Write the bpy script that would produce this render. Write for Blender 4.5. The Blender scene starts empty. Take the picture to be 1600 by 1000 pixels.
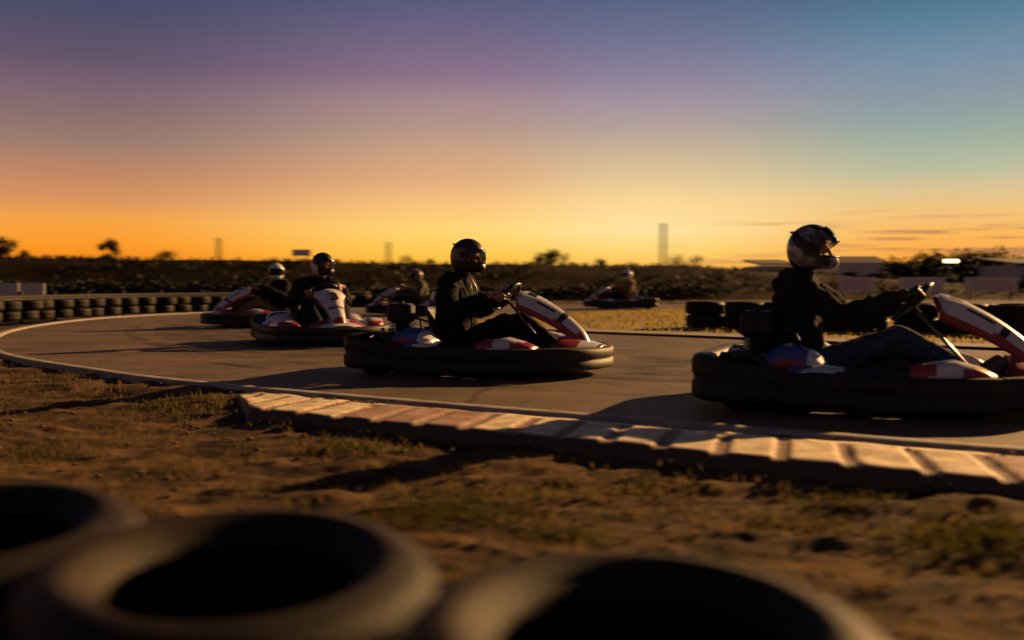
import bpy, math, random
import numpy as np
from mathutils import Vector, Matrix, noise

random.seed(7)
rng = np.random.default_rng(7)
R = math.radians
sc = bpy.context.scene
COL = sc.collection

# ------------------------------------------------------------------ camera
CAM_H = 0.685
GS = CAM_H / 0.76
FPX = 1555.0
PITCH = math.atan(57.0 / FPX)
cam_d = bpy.data.cameras.new('camera')
cam = bpy.data.objects.new('camera', cam_d)
COL.objects.link(cam)
cam.location = (0, 0, CAM_H)
cam.rotation_euler = (R(90) - PITCH, 0, 0)
cam_d.sensor_width = 36.0
cam_d.lens = 36.0 * FPX / 1600.0
cam_d.clip_start = 0.05
cam_d.clip_end = 5000
cam_d.dof.use_dof = True
cam_d.dof.focus_distance = 7.75
cam_d.dof.aperture_fstop = 1.6
cam_d.dof.aperture_ratio = 0.42
sc.camera = cam


def ray(px, py):
    v = Vector(((px - 800) / FPX, 1.0, (500 - py) / FPX))
    c, s = math.cos(-PITCH), math.sin(-PITCH)
    return Vector((v.x, v.y * c - v.z * s, v.y * s + v.z * c))


def gp(px, py, z=0.0):
    d = ray(px, py)
    t = (z - CAM_H) / d.z
    return Vector((d.x * t, d.y * t, z))


def at(px, py, depth):
    d = ray(px, py)
    t = depth / d.y
    return Vector((d.x * t, depth, CAM_H + d.z * t))


# ------------------------------------------------------------------ materials
def srgb(r, g, b):
    f = lambda c: ((c / 255 + 0.055) / 1.055) ** 2.4 if c > 10 else c / 255 / 12.92
    return (f(r), f(g), f(b))


def mat(name, col, rough=0.6, metal=0.0, var=0.0, scale=8.0, bump=0.0, bscale=40.0, spec=0.5, col2=None, coat=0.0, stretch=None):
    m = bpy.data.materials.new(name)
    m.use_nodes = True
    nt = m.node_tree
    b = nt.nodes['Principled BSDF']
    b.inputs['Base Color'].default_value = (*col, 1)
    b.inputs['Roughness'].default_value = rough
    b.inputs['Metallic'].default_value = metal
    b.inputs['Specular IOR Level'].default_value = spec
    if coat:
        b.inputs['Coat Weight'].default_value = coat
        b.inputs['Coat Roughness'].default_value = 0.12
    tc = nt.nodes.new('ShaderNodeTexCoord')
    src = tc.outputs['Object']
    if stretch:
        mp = nt.nodes.new('ShaderNodeMapping')
        mp.inputs['Scale'].default_value = stretch
        nt.links.new(src, mp.inputs[0])
        src = mp.outputs[0]
    if var or col2:
        n = nt.nodes.new('ShaderNodeTexNoise')
        n.inputs['Scale'].default_value = scale
        n.inputs['Detail'].default_value = 8
        n.inputs['Roughness'].default_value = 0.65
        nt.links.new(src, n.inputs['Vector'])
        r = nt.nodes.new('ShaderNodeValToRGB')
        c2 = col2 or tuple(c * (1 - var) for c in col)
        c1 = col if col2 else tuple(min(1, c * (1 + var)) for c in col)
        r.color_ramp.elements[0].position = 0.38
        r.color_ramp.elements[1].position = 0.62
        r.color_ramp.elements[0].color = (*c2, 1)
        r.color_ramp.elements[1].color = (*c1, 1)
        nt.links.new(n.outputs['Fac'], r.inputs[0])
        nt.links.new(r.outputs[0], b.inputs['Base Color'])
    if bump:
        n2 = nt.nodes.new('ShaderNodeTexNoise')
        n2.inputs['Scale'].default_value = bscale
        n2.inputs['Detail'].default_value = 6
        nt.links.new(src, n2.inputs['Vector'])
        bp = nt.nodes.new('ShaderNodeBump')
        bp.inputs['Strength'].default_value = bump
        bp.inputs['Distance'].default_value = 0.02
        nt.links.new(n2.outputs['Fac'], bp.inputs['Height'])
        nt.links.new(bp.outputs[0], b.inputs['Normal'])
    return m


M = {}
M['asphalt'] = mat('asphalt', (0.128, 0.084, 0.049), 0.66, var=0.32, scale=0.9, bump=0.55, bscale=160, spec=0.55, stretch=(1, 1.4, 1))
def weather_asphalt(m):
    nt = m.node_tree
    b = nt.nodes['Principled BSDF']
    src = b.inputs['Base Color'].links[0].from_socket
    tc = nt.nodes.new('ShaderNodeTexCoord')
    n = nt.nodes.new('ShaderNodeTexNoise')
    n.inputs['Scale'].default_value = 1.3
    n.inputs['Detail'].default_value = 5
    nt.links.new(tc.outputs['Object'], n.inputs['Vector'])
    mxv = nt.nodes.new('ShaderNodeMix')
    mxv.data_type = 'VECTOR'
    mxv.inputs[0].default_value = 0.22
    nt.links.new(tc.outputs['Object'], mxv.inputs[4])
    nt.links.new(n.outputs['Color'], mxv.inputs[5])
    v = nt.nodes.new('ShaderNodeTexVoronoi')
    v.feature = 'DISTANCE_TO_EDGE'
    v.inputs['Scale'].default_value = 0.42
    nt.links.new(mxv.outputs[1], v.inputs['Vector'])
    r = nt.nodes.new('ShaderNodeMapRange')
    r.inputs[1].default_value = 0.004
    r.inputs[2].default_value = 0.012
    r.inputs[3].default_value = 0.45
    r.inputs[4].default_value = 1.0
    nt.links.new(v.outputs['Distance'], r.inputs[0])
    g = nt.nodes.new('ShaderNodeTexNoise')
    g.inputs['Scale'].default_value = 45
    g.inputs['Detail'].default_value = 7
    g.inputs['Roughness'].default_value = .75
    nt.links.new(tc.outputs['Object'], g.inputs['Vector'])
    gr = nt.nodes.new('ShaderNodeMapRange')
    gr.inputs[1].default_value = .3
    gr.inputs[2].default_value = .7
    gr.inputs[3].default_value = .5
    gr.inputs[4].default_value = 1.5
    nt.links.new(g.outputs['Fac'], gr.inputs[0])
    mu = nt.nodes.new('ShaderNodeMath')
    mu.operation = 'MULTIPLY'
    nt.links.new(r.outputs[0], mu.inputs[0])
    nt.links.new(gr.outputs[0], mu.inputs[1])
    vm = nt.nodes.new('ShaderNodeVectorMath')
    vm.operation = 'SCALE'
    nt.links.new(src, vm.inputs[0])
    nt.links.new(mu.outputs[0], vm.inputs['Scale'])
    nt.links.new(vm.outputs[0], b.inputs['Base Color'])


weather_asphalt(M['asphalt'])
M['edge'] = mat('edge_concrete', (0.30, 0.27, 0.23), 0.75, var=0.25, scale=6, bump=0.4, bscale=60)
M['dirt'] = mat('dirt', (0.165, 0.098, 0.044), 0.95, col2=(0.032, 0.024, 0.011), scale=2.6, bump=0.9, bscale=70, spec=0.12, stretch=(1, 2.1, 1))
M['ground'] = mat('dry_ground', (0.13, 0.085, 0.04), 0.95, col2=(0.06, 0.045, 0.02), scale=0.4, spec=0.1)
M['infield'] = mat('dry_grass', (0.34, 0.23, 0.06), 0.9, col2=(0.20, 0.15, 0.035), scale=1.2, spec=0.2)
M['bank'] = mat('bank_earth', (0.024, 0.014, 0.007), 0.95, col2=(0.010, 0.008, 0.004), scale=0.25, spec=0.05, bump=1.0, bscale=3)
M['blade_green'] = mat('grass_green', (0.060, 0.058, 0.012), 0.7, spec=0.2)
M['blade_dry'] = mat('grass_dry', (0.17, 0.115, 0.04), 0.7, spec=0.2)
def leafy(m, f=0.5):
    nt = m.node_tree
    b = nt.nodes['Principled BSDF']
    o = nt.nodes['Material Output']
    t = nt.nodes.new('ShaderNodeBsdfTranslucent')
    if b.inputs['Base Color'].links:
        nt.links.new(b.inputs['Base Color'].links[0].from_socket, t.inputs[0])
    else:
        t.inputs[0].default_value = b.inputs['Base Color'].default_value
    mx = nt.nodes.new('ShaderNodeMixShader')
    mx.inputs[0].default_value = f
    nt.links.new(b.outputs[0], mx.inputs[1])
    nt.links.new(t.outputs[0], mx.inputs[2])
    nt.links.new(mx.outputs[0], o.inputs[0])


leafy(M['blade_green'])
leafy(M['blade_dry'])
M['straw'] = mat('grass_straw', (0.34, 0.26, 0.06), 0.7, spec=0.2)
leafy(M['straw'])
M['stone'] = mat('stone', (0.14, 0.09, 0.055), 0.9, var=0.3, scale=10)
M['rubber'] = mat('tyre_rubber', (0.010, 0.009, 0.008), 0.62, col2=(0.038, 0.025, 0.014), scale=5, bump=0.35, bscale=90, spec=0.22)
M['rubber_far'] = mat('barrier_rubber', (0.010, 0.009, 0.008), 0.65, col2=(0.024, 0.016, 0.010), scale=1.3, spec=0.25)
M['plastic'] = mat('bumper_plastic', (0.011, 0.011, 0.012), 0.62, col2=(0.020, 0.018, 0.016), scale=14, stretch=(1, 1, 4), bump=0.12, bscale=50, spec=0.4)
M['black'] = mat('black_paint', (0.010, 0.010, 0.011), 0.38, spec=0.4)
M['metal'] = mat('steel_tube', (0.32, 0.31, 0.30), 0.35, metal=1.0, var=0.2, scale=20)
M['darkmetal'] = mat('engine_metal', (0.05, 0.05, 0.05), 0.42, metal=0.8, var=0.4, scale=20)
M['white'] = mat('white_body', (0.62, 0.60, 0.58), 0.32, var=0.10, scale=5, coat=0.4)
M['red'] = mat('red_body', (0.30, 0.020, 0.018), 0.36, var=0.10, scale=5, coat=0.4)
M['blue'] = mat('blue_body', (0.045, 0.075, 0.26), 0.32, var=0.10, scale=5, coat=0.4)
M['skin'] = mat('skin', (0.36, 0.19, 0.12), 0.55, var=0.08, scale=30)
M['hoodie'] = mat('black_cotton', (0.012, 0.011, 0.011), 0.95, var=0.3, scale=40, bump=0.25, bscale=220, spec=0.15)
M['hoodie2'] = mat('charcoal_cotton', (0.018, 0.016, 0.016), 0.95, var=0.3, scale=40, bump=0.25, bscale=220, spec=0.15)
M['jeans'] = mat('blue_denim', (0.045, 0.062, 0.098), 0.9, var=0.3, scale=30, bump=0.25, bscale=260, spec=0.15)
M['trousers'] = mat('black_twill', (0.012, 0.012, 0.014), 0.9, var=0.25, scale=30, spec=0.15)
M['shoe'] = mat('shoe', (0.09, 0.085, 0.08), 0.7)
M['helm_black'] = mat('helmet_black', (0.022, 0.017, 0.015), 0.42, spec=0.5)
M['helm_white'] = mat('helmet_white', (0.66, 0.63, 0.60), 0.28, coat=0.5)
M['helm_silver'] = mat('helmet_silver', (0.55, 0.54, 0.55), 0.30, coat=0.5, col2=(0.03, 0.03, 0.035), scale=9)
M['helm_grey'] = mat('helmet_grey', (0.16, 0.12, 0.09), 0.4)
M['white_panel'] = mat('white_panel', (0.60, 0.57, 0.56), 0.7, var=0.12, scale=3)
M['board_face'] = mat('board_face', (0.80, 0.68, 0.60), 0.7, var=0.1, scale=3)
M['board_mark'] = mat('board_mark', (0.40, 0.32, 0.28), 0.7)
M['wood'] = mat('post_wood', (0.10, 0.07, 0.05), 0.85, var=0.3, scale=10)
M['galv'] = mat('galvanised', (0.035, 0.033, 0.030), 0.75, metal=0.0, spec=0.2, var=0.25, scale=12)
M['pylon'] = mat('pylon_steel', (0.11, 0.07, 0.045), 0.7)
M['leaf'] = mat('leaf_dark', (0.026, 0.030, 0.011), 0.7, var=0.4, scale=0.8, spec=0.2)
M['leaf2'] = mat('leaf_olive', (0.070, 0.060, 0.022), 0.7, var=0.4, scale=0.8, spec=0.2)
leafy(M['leaf2'])
M['bark'] = mat('bark', (0.06, 0.04, 0.03), 0.9)
M['roof'] = mat('roof_sheet', (0.13, 0.115, 0.11), 0.6, var=0.15, scale=4)
M['window'] = mat('window_glass', (0.02, 0.02, 0.025), 0.15)


def kerb_mat():
    m = mat('kerb_paint', (0.62, 0.54, 0.46), 0.7, bump=0.35, bscale=60)
    nt = m.node_tree
    b = nt.nodes['Principled BSDF']
    at_ = nt.nodes.new('ShaderNodeAttribute')
    at_.attribute_name = 'paint_shade'
    n = nt.nodes.new('ShaderNodeTexNoise')
    n.inputs['Scale'].default_value = 9
    n.inputs['Detail'].default_value = 8
    tc = nt.nodes.new('ShaderNodeTexCoord')
    nt.links.new(tc.outputs['Object'], n.inputs['Vector'])
    r = nt.nodes.new('ShaderNodeValToRGB')
    r.color_ramp.elements[0].position = 0.42
    r.color_ramp.elements[1].position = 0.60
    r.color_ramp.elements[0].color = (0.82, 0.70, 0.45, 1)
    r.color_ramp.elements[1].color = (0.60, 0.49, 0.31, 1)
    nt.links.new(n.outputs['Fac'], r.inputs[0])
    r2 = nt.nodes.new('ShaderNodeValToRGB')
    r2.color_ramp.elements[0].position = 0.44
    r2.color_ramp.elements[1].position = 0.62
    r2.color_ramp.elements[0].color = (0.36, 0.20, 0.14, 1)
    r2.color_ramp.elements[1].color = (0.40, 0.30, 0.24, 1)
    nt.links.new(n.outputs['Fac'], r2.inputs[0])
    mx = nt.nodes.new('ShaderNodeMix')
    mx.data_type = 'RGBA'
    nt.links.new(at_.outputs['Fac'], mx.inputs[0])
    nt.links.new(r.outputs[0], mx.inputs[6])
    nt.links.new(r2.outputs[0], mx.inputs[7])
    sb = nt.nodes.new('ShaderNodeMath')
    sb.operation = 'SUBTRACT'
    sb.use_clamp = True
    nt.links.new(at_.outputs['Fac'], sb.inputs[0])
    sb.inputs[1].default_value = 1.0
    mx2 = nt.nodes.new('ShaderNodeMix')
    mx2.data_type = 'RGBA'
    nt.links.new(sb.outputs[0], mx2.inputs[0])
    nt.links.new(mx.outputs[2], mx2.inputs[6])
    mx2.inputs[7].default_value = (0.07, 0.045, 0.026, 1)  # brown of the valleys, also the shade painted on the outer face
    nt.links.new(mx2.outputs[2], b.inputs['Base Color'])
    return m


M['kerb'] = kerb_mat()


def visor_mat(name, tint, mixf):
    m = bpy.data.materials.new(name)
    m.use_nodes = True
    nt = m.node_tree
    nt.nodes.clear()
    o = nt.nodes.new('ShaderNodeOutputMaterial')
    t = nt.nodes.new('ShaderNodeBsdfTransparent')
    t.inputs[0].default_value = (*tint, 1)
    g = nt.nodes.new('ShaderNodeBsdfGlossy')
    g.inputs['Roughness'].default_value = 0.08
    g.inputs[0].default_value = (0.9, 0.9, 0.9, 1)
    fr = nt.nodes.new('ShaderNodeFresnel')
    fr.inputs[0].default_value = mixf
    mx = nt.nodes.new('ShaderNodeMixShader')
    nt.links.new(fr.outputs[0], mx.inputs[0])
    nt.links.new(t.outputs[0], mx.inputs[1])
    nt.links.new(g.outputs[0], mx.inputs[2])
    nt.links.new(mx.outputs[0], o.inputs[0])
    return m


M['visor'] = visor_mat('visor_clear', (0.75, 0.70, 0.65), 1.45)
M['visor_dark'] = visor_mat('visor_smoke', (0.10, 0.09, 0.09), 1.5)


def emit_mat(name, col, st):
    m = bpy.data.materials.new(name)
    m.use_nodes = True
    b = m.node_tree.nodes['Principled BSDF']
    b.inputs['Base Color'].default_value = (0.8, 0.7, 0.4, 1)
    b.inputs['Emission Color'].default_value = (*col, 1)
    b.inputs['Emission Strength'].default_value = st
    return m


M['lamp'] = emit_mat('lamp_lit', (1.0, 0.74, 0.30), 4.0)


# ------------------------------------------------------------------ mesh helper
class MB:
    def __init__(s):
        s.v, s.f, s.m = [], [], []

    def add(s, vs, fs, mi=0):
        o = len(s.v)
        s.v.extend([tuple(p) for p in vs])
        s.f.extend([tuple(i + o for i in f) for f in fs])
        s.m.extend([mi] * len(fs))

    def box(s, c, size, rot=None, mi=0, bev=0.0):
        hx, hy, hz = size[0] / 2, size[1] / 2, size[2] / 2
        c = Vector(c)
        if bev <= 0:
            vs = [Vector((x, y, z)) for x in (-hx, hx) for y in (-hy, hy) for z in (-hz, hz)]
            fs = [(0, 1, 3, 2), (4, 6, 7, 5), (0, 4, 5, 1), (2, 3, 7, 6), (0, 2, 6, 4), (1, 5, 7, 3)]
        else:
            vs = []
            b = bev
            ring = [(hx - b, -hy), (hx, -hy + b), (hx, hy - b), (hx - b, hy), (-hx + b, hy), (-hx, hy - b), (-hx, -hy + b), (-hx + b, -hy)]
            lay = [(-hz, b), (-hz + b, 0), (hz - b, 0), (hz, b)]
            for z, ins in lay:
                for x, y in ring:
                    sx = (abs(x) - ins) / max(abs(x), 1e-6)
                    sy = (abs(y) - ins) / max(abs(y), 1e-6)
                    vs.append(Vector((x * sx, y * sy, z)))
            fs = []
            for k in range(3):
                for i in range(8):
                    j = (i + 1) % 8
                    fs.append((k * 8 + i, k * 8 + j, k * 8 + 8 + j, k * 8 + 8 + i))
            fs.append(tuple(range(7, -1, -1)))
            fs.append(tuple(range(24, 32)))
        if rot is not None:
            vs = [rot @ v for v in vs]
        s.add([v + c for v in vs], fs, mi)

    def tube(s, pts, rad, n=10, mi=0, caps=True, round_ends=False):
        pts = [Vector(p) for p in pts]
        rads = list(rad) if hasattr(rad, '__len__') else [rad] * len(pts)
        if round_ends:
            d0 = (pts[0] - pts[1]).normalized()
            d1 = (pts[-1] - pts[-2]).normalized()
            a, b = [], []
            ra, rb = [], []
            for t in (85, 60, 30):
                a.append(pts[0] + d0 * rads[0] * math.sin(R(t)))
                ra.append(rads[0] * math.cos(R(t)))
            for t in (30, 60, 85):
                b.append(pts[-1] + d1 * rads[-1] * math.sin(R(t)))
                rb.append(rads[-1] * math.cos(R(t)))
            pts = a + pts + b
            rads = ra + rads + rb
        up = None
        vs = []
        for i, p in enumerate(pts):
            if i == 0:
                t = pts[1] - pts[0]
            elif i == len(pts) - 1:
                t = pts[-1] - pts[-2]
            else:
                t = (pts[i + 1] - pts[i]).normalized() + (pts[i] - pts[i - 1]).normalized()
            t.normalize()
            if up is None:
                a = Vector((0, 0, 1)) if abs(t.z) < 0.9 else Vector((1, 0, 0))
                up = (a - t * a.dot(t)).normalized()
            else:
                up = (up - t * up.dot(t)).normalized()
            sd = t.cross(up)
            for k in range(n):
                an = 2 * math.pi * k / n
                vs.append(p + (up * math.cos(an) + sd * math.sin(an)) * rads[i])
        fs = []
        for i in range(len(pts) - 1):
            for k in range(n):
                l = (k + 1) % n
                fs.append((i * n + k, i * n + l, i * n + n + l, i * n + n + k))
        if caps:
            fs.append(tuple(range(n - 1, -1, -1)))
            fs.append(tuple(range((len(pts) - 1) * n, len(pts) * n)))
        s.add(vs, fs, mi)

    def lathe(s, prof, n=32, axis='z', c=(0, 0, 0), mi=0, close=True):
        c = Vector(c)
        vs = []
        for k in range(n):
            an = 2 * math.pi * k / n
            ca, sa = math.cos(an), math.sin(an)
            for r, h in prof:
                if axis == 'z':
                    p = Vector((r * ca, r * sa, h))
                elif axis == 'y':
                    p = Vector((r * ca, h, r * sa))
                else:
                    p = Vector((h, r * ca, r * sa))
                vs.append(c + p)
        m = len(prof)
        fs = []
        for k in range(n):
            l = (k + 1) % n
            for i in range(m if close else m - 1):
                j = (i + 1) % m
                fs.append((k * m + i, l * m + i, l * m + j, k * m + j))
        s.add(vs, fs, mi)

    def grid(s, rows, mi=0, closed_u=False, closed_v=False):
        nr, ncol = len(rows), len(rows[0])
        vs = [p for r in rows for p in r]
        fs = []
        for i in range(nr if closed_u else nr - 1):
            i2 = (i + 1) % nr
            for j in range(ncol if closed_v else ncol - 1):
                j2 = (j + 1) % ncol
                fs.append((i * ncol + j, i * ncol + j2, i2 * ncol + j2, i2 * ncol + j))
        s.add(vs, fs, mi)

    def build(s, name, mats, parent=None, smooth=True, solid=0.0, bevel=0.0, auto=None, loc=None):
        me = bpy.data.meshes.new(name)
        me.from_pydata(s.v, [], s.f)
        if not isinstance(mats, (list, tuple)):
            mats = [mats]
        for m in mats:
            me.materials.append(m)
        if len(mats) > 1:
            me.polygons.foreach_set('material_index', s.m)
        import bmesh
        bm = bmesh.new()
        bm.from_mesh(me)
        bmesh.ops.recalc_face_normals(bm, faces=bm.faces)
        bm.to_mesh(me)
        bm.free()
        if smooth:
            me.polygons.foreach_set('use_smooth', [True] * len(me.polygons))
            if auto:
                me.set_sharp_from_angle(angle=R(auto))
        me.update()
        o = bpy.data.objects.new(name, me)
        COL.objects.link(o)
        if solid:
            md = o.modifiers.new('solid', 'SOLIDIFY')
            md.thickness = solid
        if bevel:
            md = o.modifiers.new('bev', 'BEVEL')
            md.width = bevel
            md.segments = 2
            md.limit_method = 'ANGLE'
        if parent:
            o.parent = parent
        if loc:
            o.location = loc
        return o


def empty(name, label, cat, loc=(0, 0, 0), rz=0.0, group=None):
    o = bpy.data.objects.new(name, None)
    COL.objects.link(o)
    o.empty_display_size = 0.2
    o.location = loc
    o.rotation_euler = (0, 0, rz)
    tag(o, label, cat, group)
    return o


def tag(o, label, cat, group=None):
    o['label'] = label
    o['category'] = cat
    if group:
        o['group'] = group
    return o


def struct(o, kind='structure'):
    o['kind'] = kind
    return o


def copy_tree(o, parent=None):
    c = o.copy()
    COL.objects.link(c)
    if parent:
        c.parent = parent
    for ch in list(o.children):
        copy_tree(ch, c)
    return c


def crom(pts, n=8, closed=False):
    pts = [np.array(p, float) for p in pts]
    out = []
    m = len(pts)
    rngi = range(m if closed else m - 1)
    for i in rngi:
        p0 = pts[(i - 1) % m] if (closed or i > 0) else 2 * pts[0] - pts[1]
        p1 = pts[i]
        p2 = pts[(i + 1) % m]
        p3 = pts[(i + 2) % m] if (closed or i + 2 < m) else 2 * p2 - p1
        for k in range(n):
            t = k / n
            out.append(0.5 * ((2 * p1) + (-p0 + p2) * t + (2 * p0 - 5 * p1 + 4 * p2 - p3) * t * t + (-p0 + 3 * p1 - 3 * p2 + p3) * t ** 3))
    if not closed:
        out.append(pts[-1])
    return out


def remesh(mb, name, mats, voxel, smooth_it=4, parent=None, wrinkle=0.0, wscale=14.0):
    o = mb.build(name + '_src', mats)
    md = o.modifiers.new('r', 'REMESH')
    md.mode = 'VOXEL'
    md.voxel_size = voxel
    md.use_smooth_shade = True
    ms = o.modifiers.new('s', 'SMOOTH')
    ms.factor = 0.5
    ms.iterations = smooth_it
    dg = bpy.context.evaluated_depsgraph_get()
    me = bpy.data.meshes.new_from_object(o.evaluated_get(dg))
    old = o.data
    bpy.data.objects.remove(o)
    bpy.data.meshes.remove(old)
    me.name = name
    if wrinkle:
        me.update()
        nor = [v.normal.copy() for v in me.vertices]
        for v, nn in zip(me.vertices, nor):
            p = v.co
            w = noise.noise(Vector((p.x * wscale, p.y * wscale * 0.8, p.z * wscale * 1.6)))
            w2 = noise.noise(Vector((p.x * wscale * 2.6 + 7, p.y * wscale * 2.6, p.z * wscale * 3.2)))
            v.co = p + nn * (wrinkle * ((1 - abs(w) * 2.2) * 0.8 + w2 * 0.35))
    me.polygons.foreach_set('use_smooth', [True] * len(me.polygons))
    me.update()
    n = bpy.data.objects.new(name, me)
    COL.objects.link(n)
    if parent:
        n.parent = parent
    return n


# ------------------------------------------------------------------ numpy noise
def vnoise(x, y, seed=0):
    g = np.random.default_rng(seed).random((256, 256))
    xi = np.floor(x).astype(int)
    yi = np.floor(y).astype(int)
    fx = x - xi
    fy = y - yi
    fx = fx * fx * (3 - 2 * fx)
    fy = fy * fy * (3 - 2 * fy)
    a = g[xi % 256, yi % 256]
    b = g[(xi + 1) % 256, yi % 256]
    c = g[xi % 256, (yi + 1) % 256]
    d = g[(xi + 1) % 256, (yi + 1) % 256]
    return (a * (1 - fx) + b * fx) * (1 - fy) + (c * (1 - fx) + d * fx) * fy - 0.5


def fbm(x, y, octs, seed=0):
    t = np.zeros_like(x)
    a, f = 1.0, 1.0
    for i in range(octs):
        t += a * vnoise(x * f + 37.1 * i, y * f + 11.7 * i, seed + i)
        a *= 0.55
        f *= 2.03
    return t


def mesh_np(name, V, F, material, smooth=True):
    me = bpy.data.meshes.new(name)
    me.vertices.add(len(V))
    me.vertices.foreach_set('co', V.astype(np.float32).ravel())
    me.loops.add(F.size)
    me.loops.foreach_set('vertex_index', F.ravel().astype(np.int32))
    me.polygons.add(len(F))
    k = F.shape[1]
    me.polygons.foreach_set('loop_start', np.arange(0, F.size, k, dtype=np.int32))
    me.polygons.foreach_set('loop_total', np.full(len(F), k, dtype=np.int32))
    me.polygons.foreach_set('use_smooth', np.full(len(F), smooth, dtype=bool))
    me.materials.append(material)
    me.update(calc_edges=True)
    o = bpy.data.objects.new(name, me)
    COL.objects.link(o)
    return o


def grid_faces(nr, nc):
    i, j = np.meshgrid(np.arange(nr - 1), np.arange(nc - 1), indexing='ij')
    a = (i * nc + j).ravel()
    return np.stack([a, a + 1, a + nc + 1, a + nc], 1)


# ------------------------------------------------------------------ track outlines
OUTER = crom([(14, -2.6), (6, 2.35), (2.3, 4.48), (1.58, 4.92), (0.71, 5.48), (-0.39, 6.16), (-1.84, 7.15), (-3.3, 8.35), (-5.68, 11.05), (-7.75, 15.3),
              (-8.75, 19.5), (-8.75, 22.7), (-7.7, 26), (-5, 29.8), (0, 33.3), (8, 37.5), (20, 42), (48, 50)], 12)
OUTER = np.array(OUTER) * GS
INNER = np.array(crom([(22, 2.4), (12, 7.8), (5.8, 11.9), (3.06, 14.4), (1.3, 15.9), (-0.3, 17.8), (-0.8, 20.3), (0.2, 23.2), (2.5, 26.6), (5.2, 29.3), (12, 32.6), (24, 36.5), (50, 44)], 12)) * GS


def poly_normals(P):
    t = np.gradient(P, axis=0)
    t /= np.linalg.norm(t, axis=1)[:, None]
    return t, np.stack([t[:, 1], -t[:, 0]], 1)


def signed_dist(X, Y, P):
    """distance to an open polyline; positive on the right of its direction"""
    best = np.full(X.shape, 1e9)
    sg = np.zeros(X.shape)
    for a, b in zip(P[:-1], P[1:]):
        d = b - a
        L = d @ d
        t = np.clip(((X - a[0]) * d[0] + (Y - a[1]) * d[1]) / L, 0, 1)
        dx = X - a[0] - t * d[0]
        dy = Y - a[1] - t * d[1]
        q = dx * dx + dy * dy
        cr = dx * d[1] - dy * d[0]
        m = q < best
        best = np.where(m, q, best)
        sg = np.where(m, np.sign(cr), sg)
    return np.sqrt(best) * sg


def strip(name, P, off0, off1, z, material, nx=1):
    t, nrm = poly_normals(P)
    A = P + nrm * off0
    B = P + nrm * off1
    V = np.concatenate([np.c_[A, np.full(len(A), z)], np.c_[B, np.full(len(B), z)]])
    n = len(P)
    i = np.arange(n - 1)
    F = np.stack([i, i + 1, n + i + 1, n + i], 1)
    o = mesh_np(name, V, F, material, False)
    import bmesh
    bm = bmesh.new()
    bm.from_mesh(o.data)
    for f in bm.faces:
        if f.normal.z < 0:
            f.normal_flip()
    bm.to_mesh(o.data)
    bm.free()
    return o


# outer runs right-front -> left -> far: track lies on its right side (normal (ty,-tx))
# wide ground
mb = MB()
mb.add([(-900, -300, -0.16), (900, -300, -0.16), (900, 1800, -0.16), (-900, 1800, -0.16)], [(0, 1, 2, 3)])
struct(mb.build('ground', M['ground'], smooth=False))

# asphalt : one sheet bounded by the outer line, the infield lies on it
mb = MB()
poly = [tuple(p) + (0.0,) for p in OUTER] + [(48, 2, 0.0), (48, -2.6, 0.0)]
mb.add(poly, [tuple(range(len(poly)))])
o = mb.build('track', M['asphalt'], smooth=False)
import bmesh
bm = bmesh.new()
bm.from_mesh(o.data)
for f in bm.faces:
    if f.normal.z < 0:
        f.normal_flip()
bmesh.ops.triangulate(bm, faces=bm.faces)
bm.to_mesh(o.data)
bm.free()
struct(o)

# raised concrete edging along the outside
t, nrm = poly_normals(OUTER)
rows = []
prof = [(-0.125, -0.14), (-0.12, 0.010), (-0.105, 0.022), (-0.02, 0.024), (0.0, 0.014), (0.01, -0.01)]
for p, n in zip(OUTER, nrm):
    rows.append([(p[0] + n[0] * a, p[1] + n[1] * a, z) for a, z in prof])
mb = MB()
mb.grid(rows)
struct(mb.build('track_edging', M['edge'], smooth=True, auto=40))

# faint rubber streaks laid along the racing line
def skid_material():
    m = mat('rubber_streak', (0.05, 0.043, 0.038), 0.8)
    nt = m.node_tree
    b = nt.nodes['Principled BSDF']
    o = nt.nodes['Material Output']
    tr_ = nt.nodes.new('ShaderNodeBsdfTransparent')
    n = nt.nodes.new('ShaderNodeTexNoise')
    n.inputs['Scale'].default_value = 1.6
    n.inputs['Detail'].default_value = 7
    tc = nt.nodes.new('ShaderNodeTexCoord')
    nt.links.new(tc.outputs['Object'], n.inputs['Vector'])
    mr = nt.nodes.new('ShaderNodeMapRange')
    mr.inputs[1].default_value = .42
    mr.inputs[2].default_value = .72
    mr.inputs[3].default_value = 0.0
    mr.inputs[4].default_value = 0.8
    nt.links.new(n.outputs['Fac'], mr.inputs[0])
    mx = nt.nodes.new('ShaderNodeMixShader')
    nt.links.new(mr.outputs[0], mx.inputs[0])
    nt.links.new(tr_.outputs[0], mx.inputs[1])
    nt.links.new(b.outputs[0], mx.inputs[2])
    nt.links.new(mx.outputs[0], o.inputs[0])
    return m


M['skid'] = skid_material()
lines = []
for off_, i0, i1, wd in ((1.5, 40, 150, .16), (2.3, 20, 130, .20), (2.75, 50, 160, .14), (3.4, 30, 170, .22), (3.8, 60, 150, .15), (4.6, 70, 165, .2), (1.0, 20, 90, .12), (1.9, 15, 140, 1.3), (3.1, 30, 165, 1.1)):
    Q = OUTER[i0:i1]
    lines.append((Q, off_, wd))
for qi, (Q, off_, wd) in enumerate(lines):
    struct(strip('tyre_marks', Q, off_, off_ + wd, .004 + .0008 * qi, M['skid']))

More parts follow.
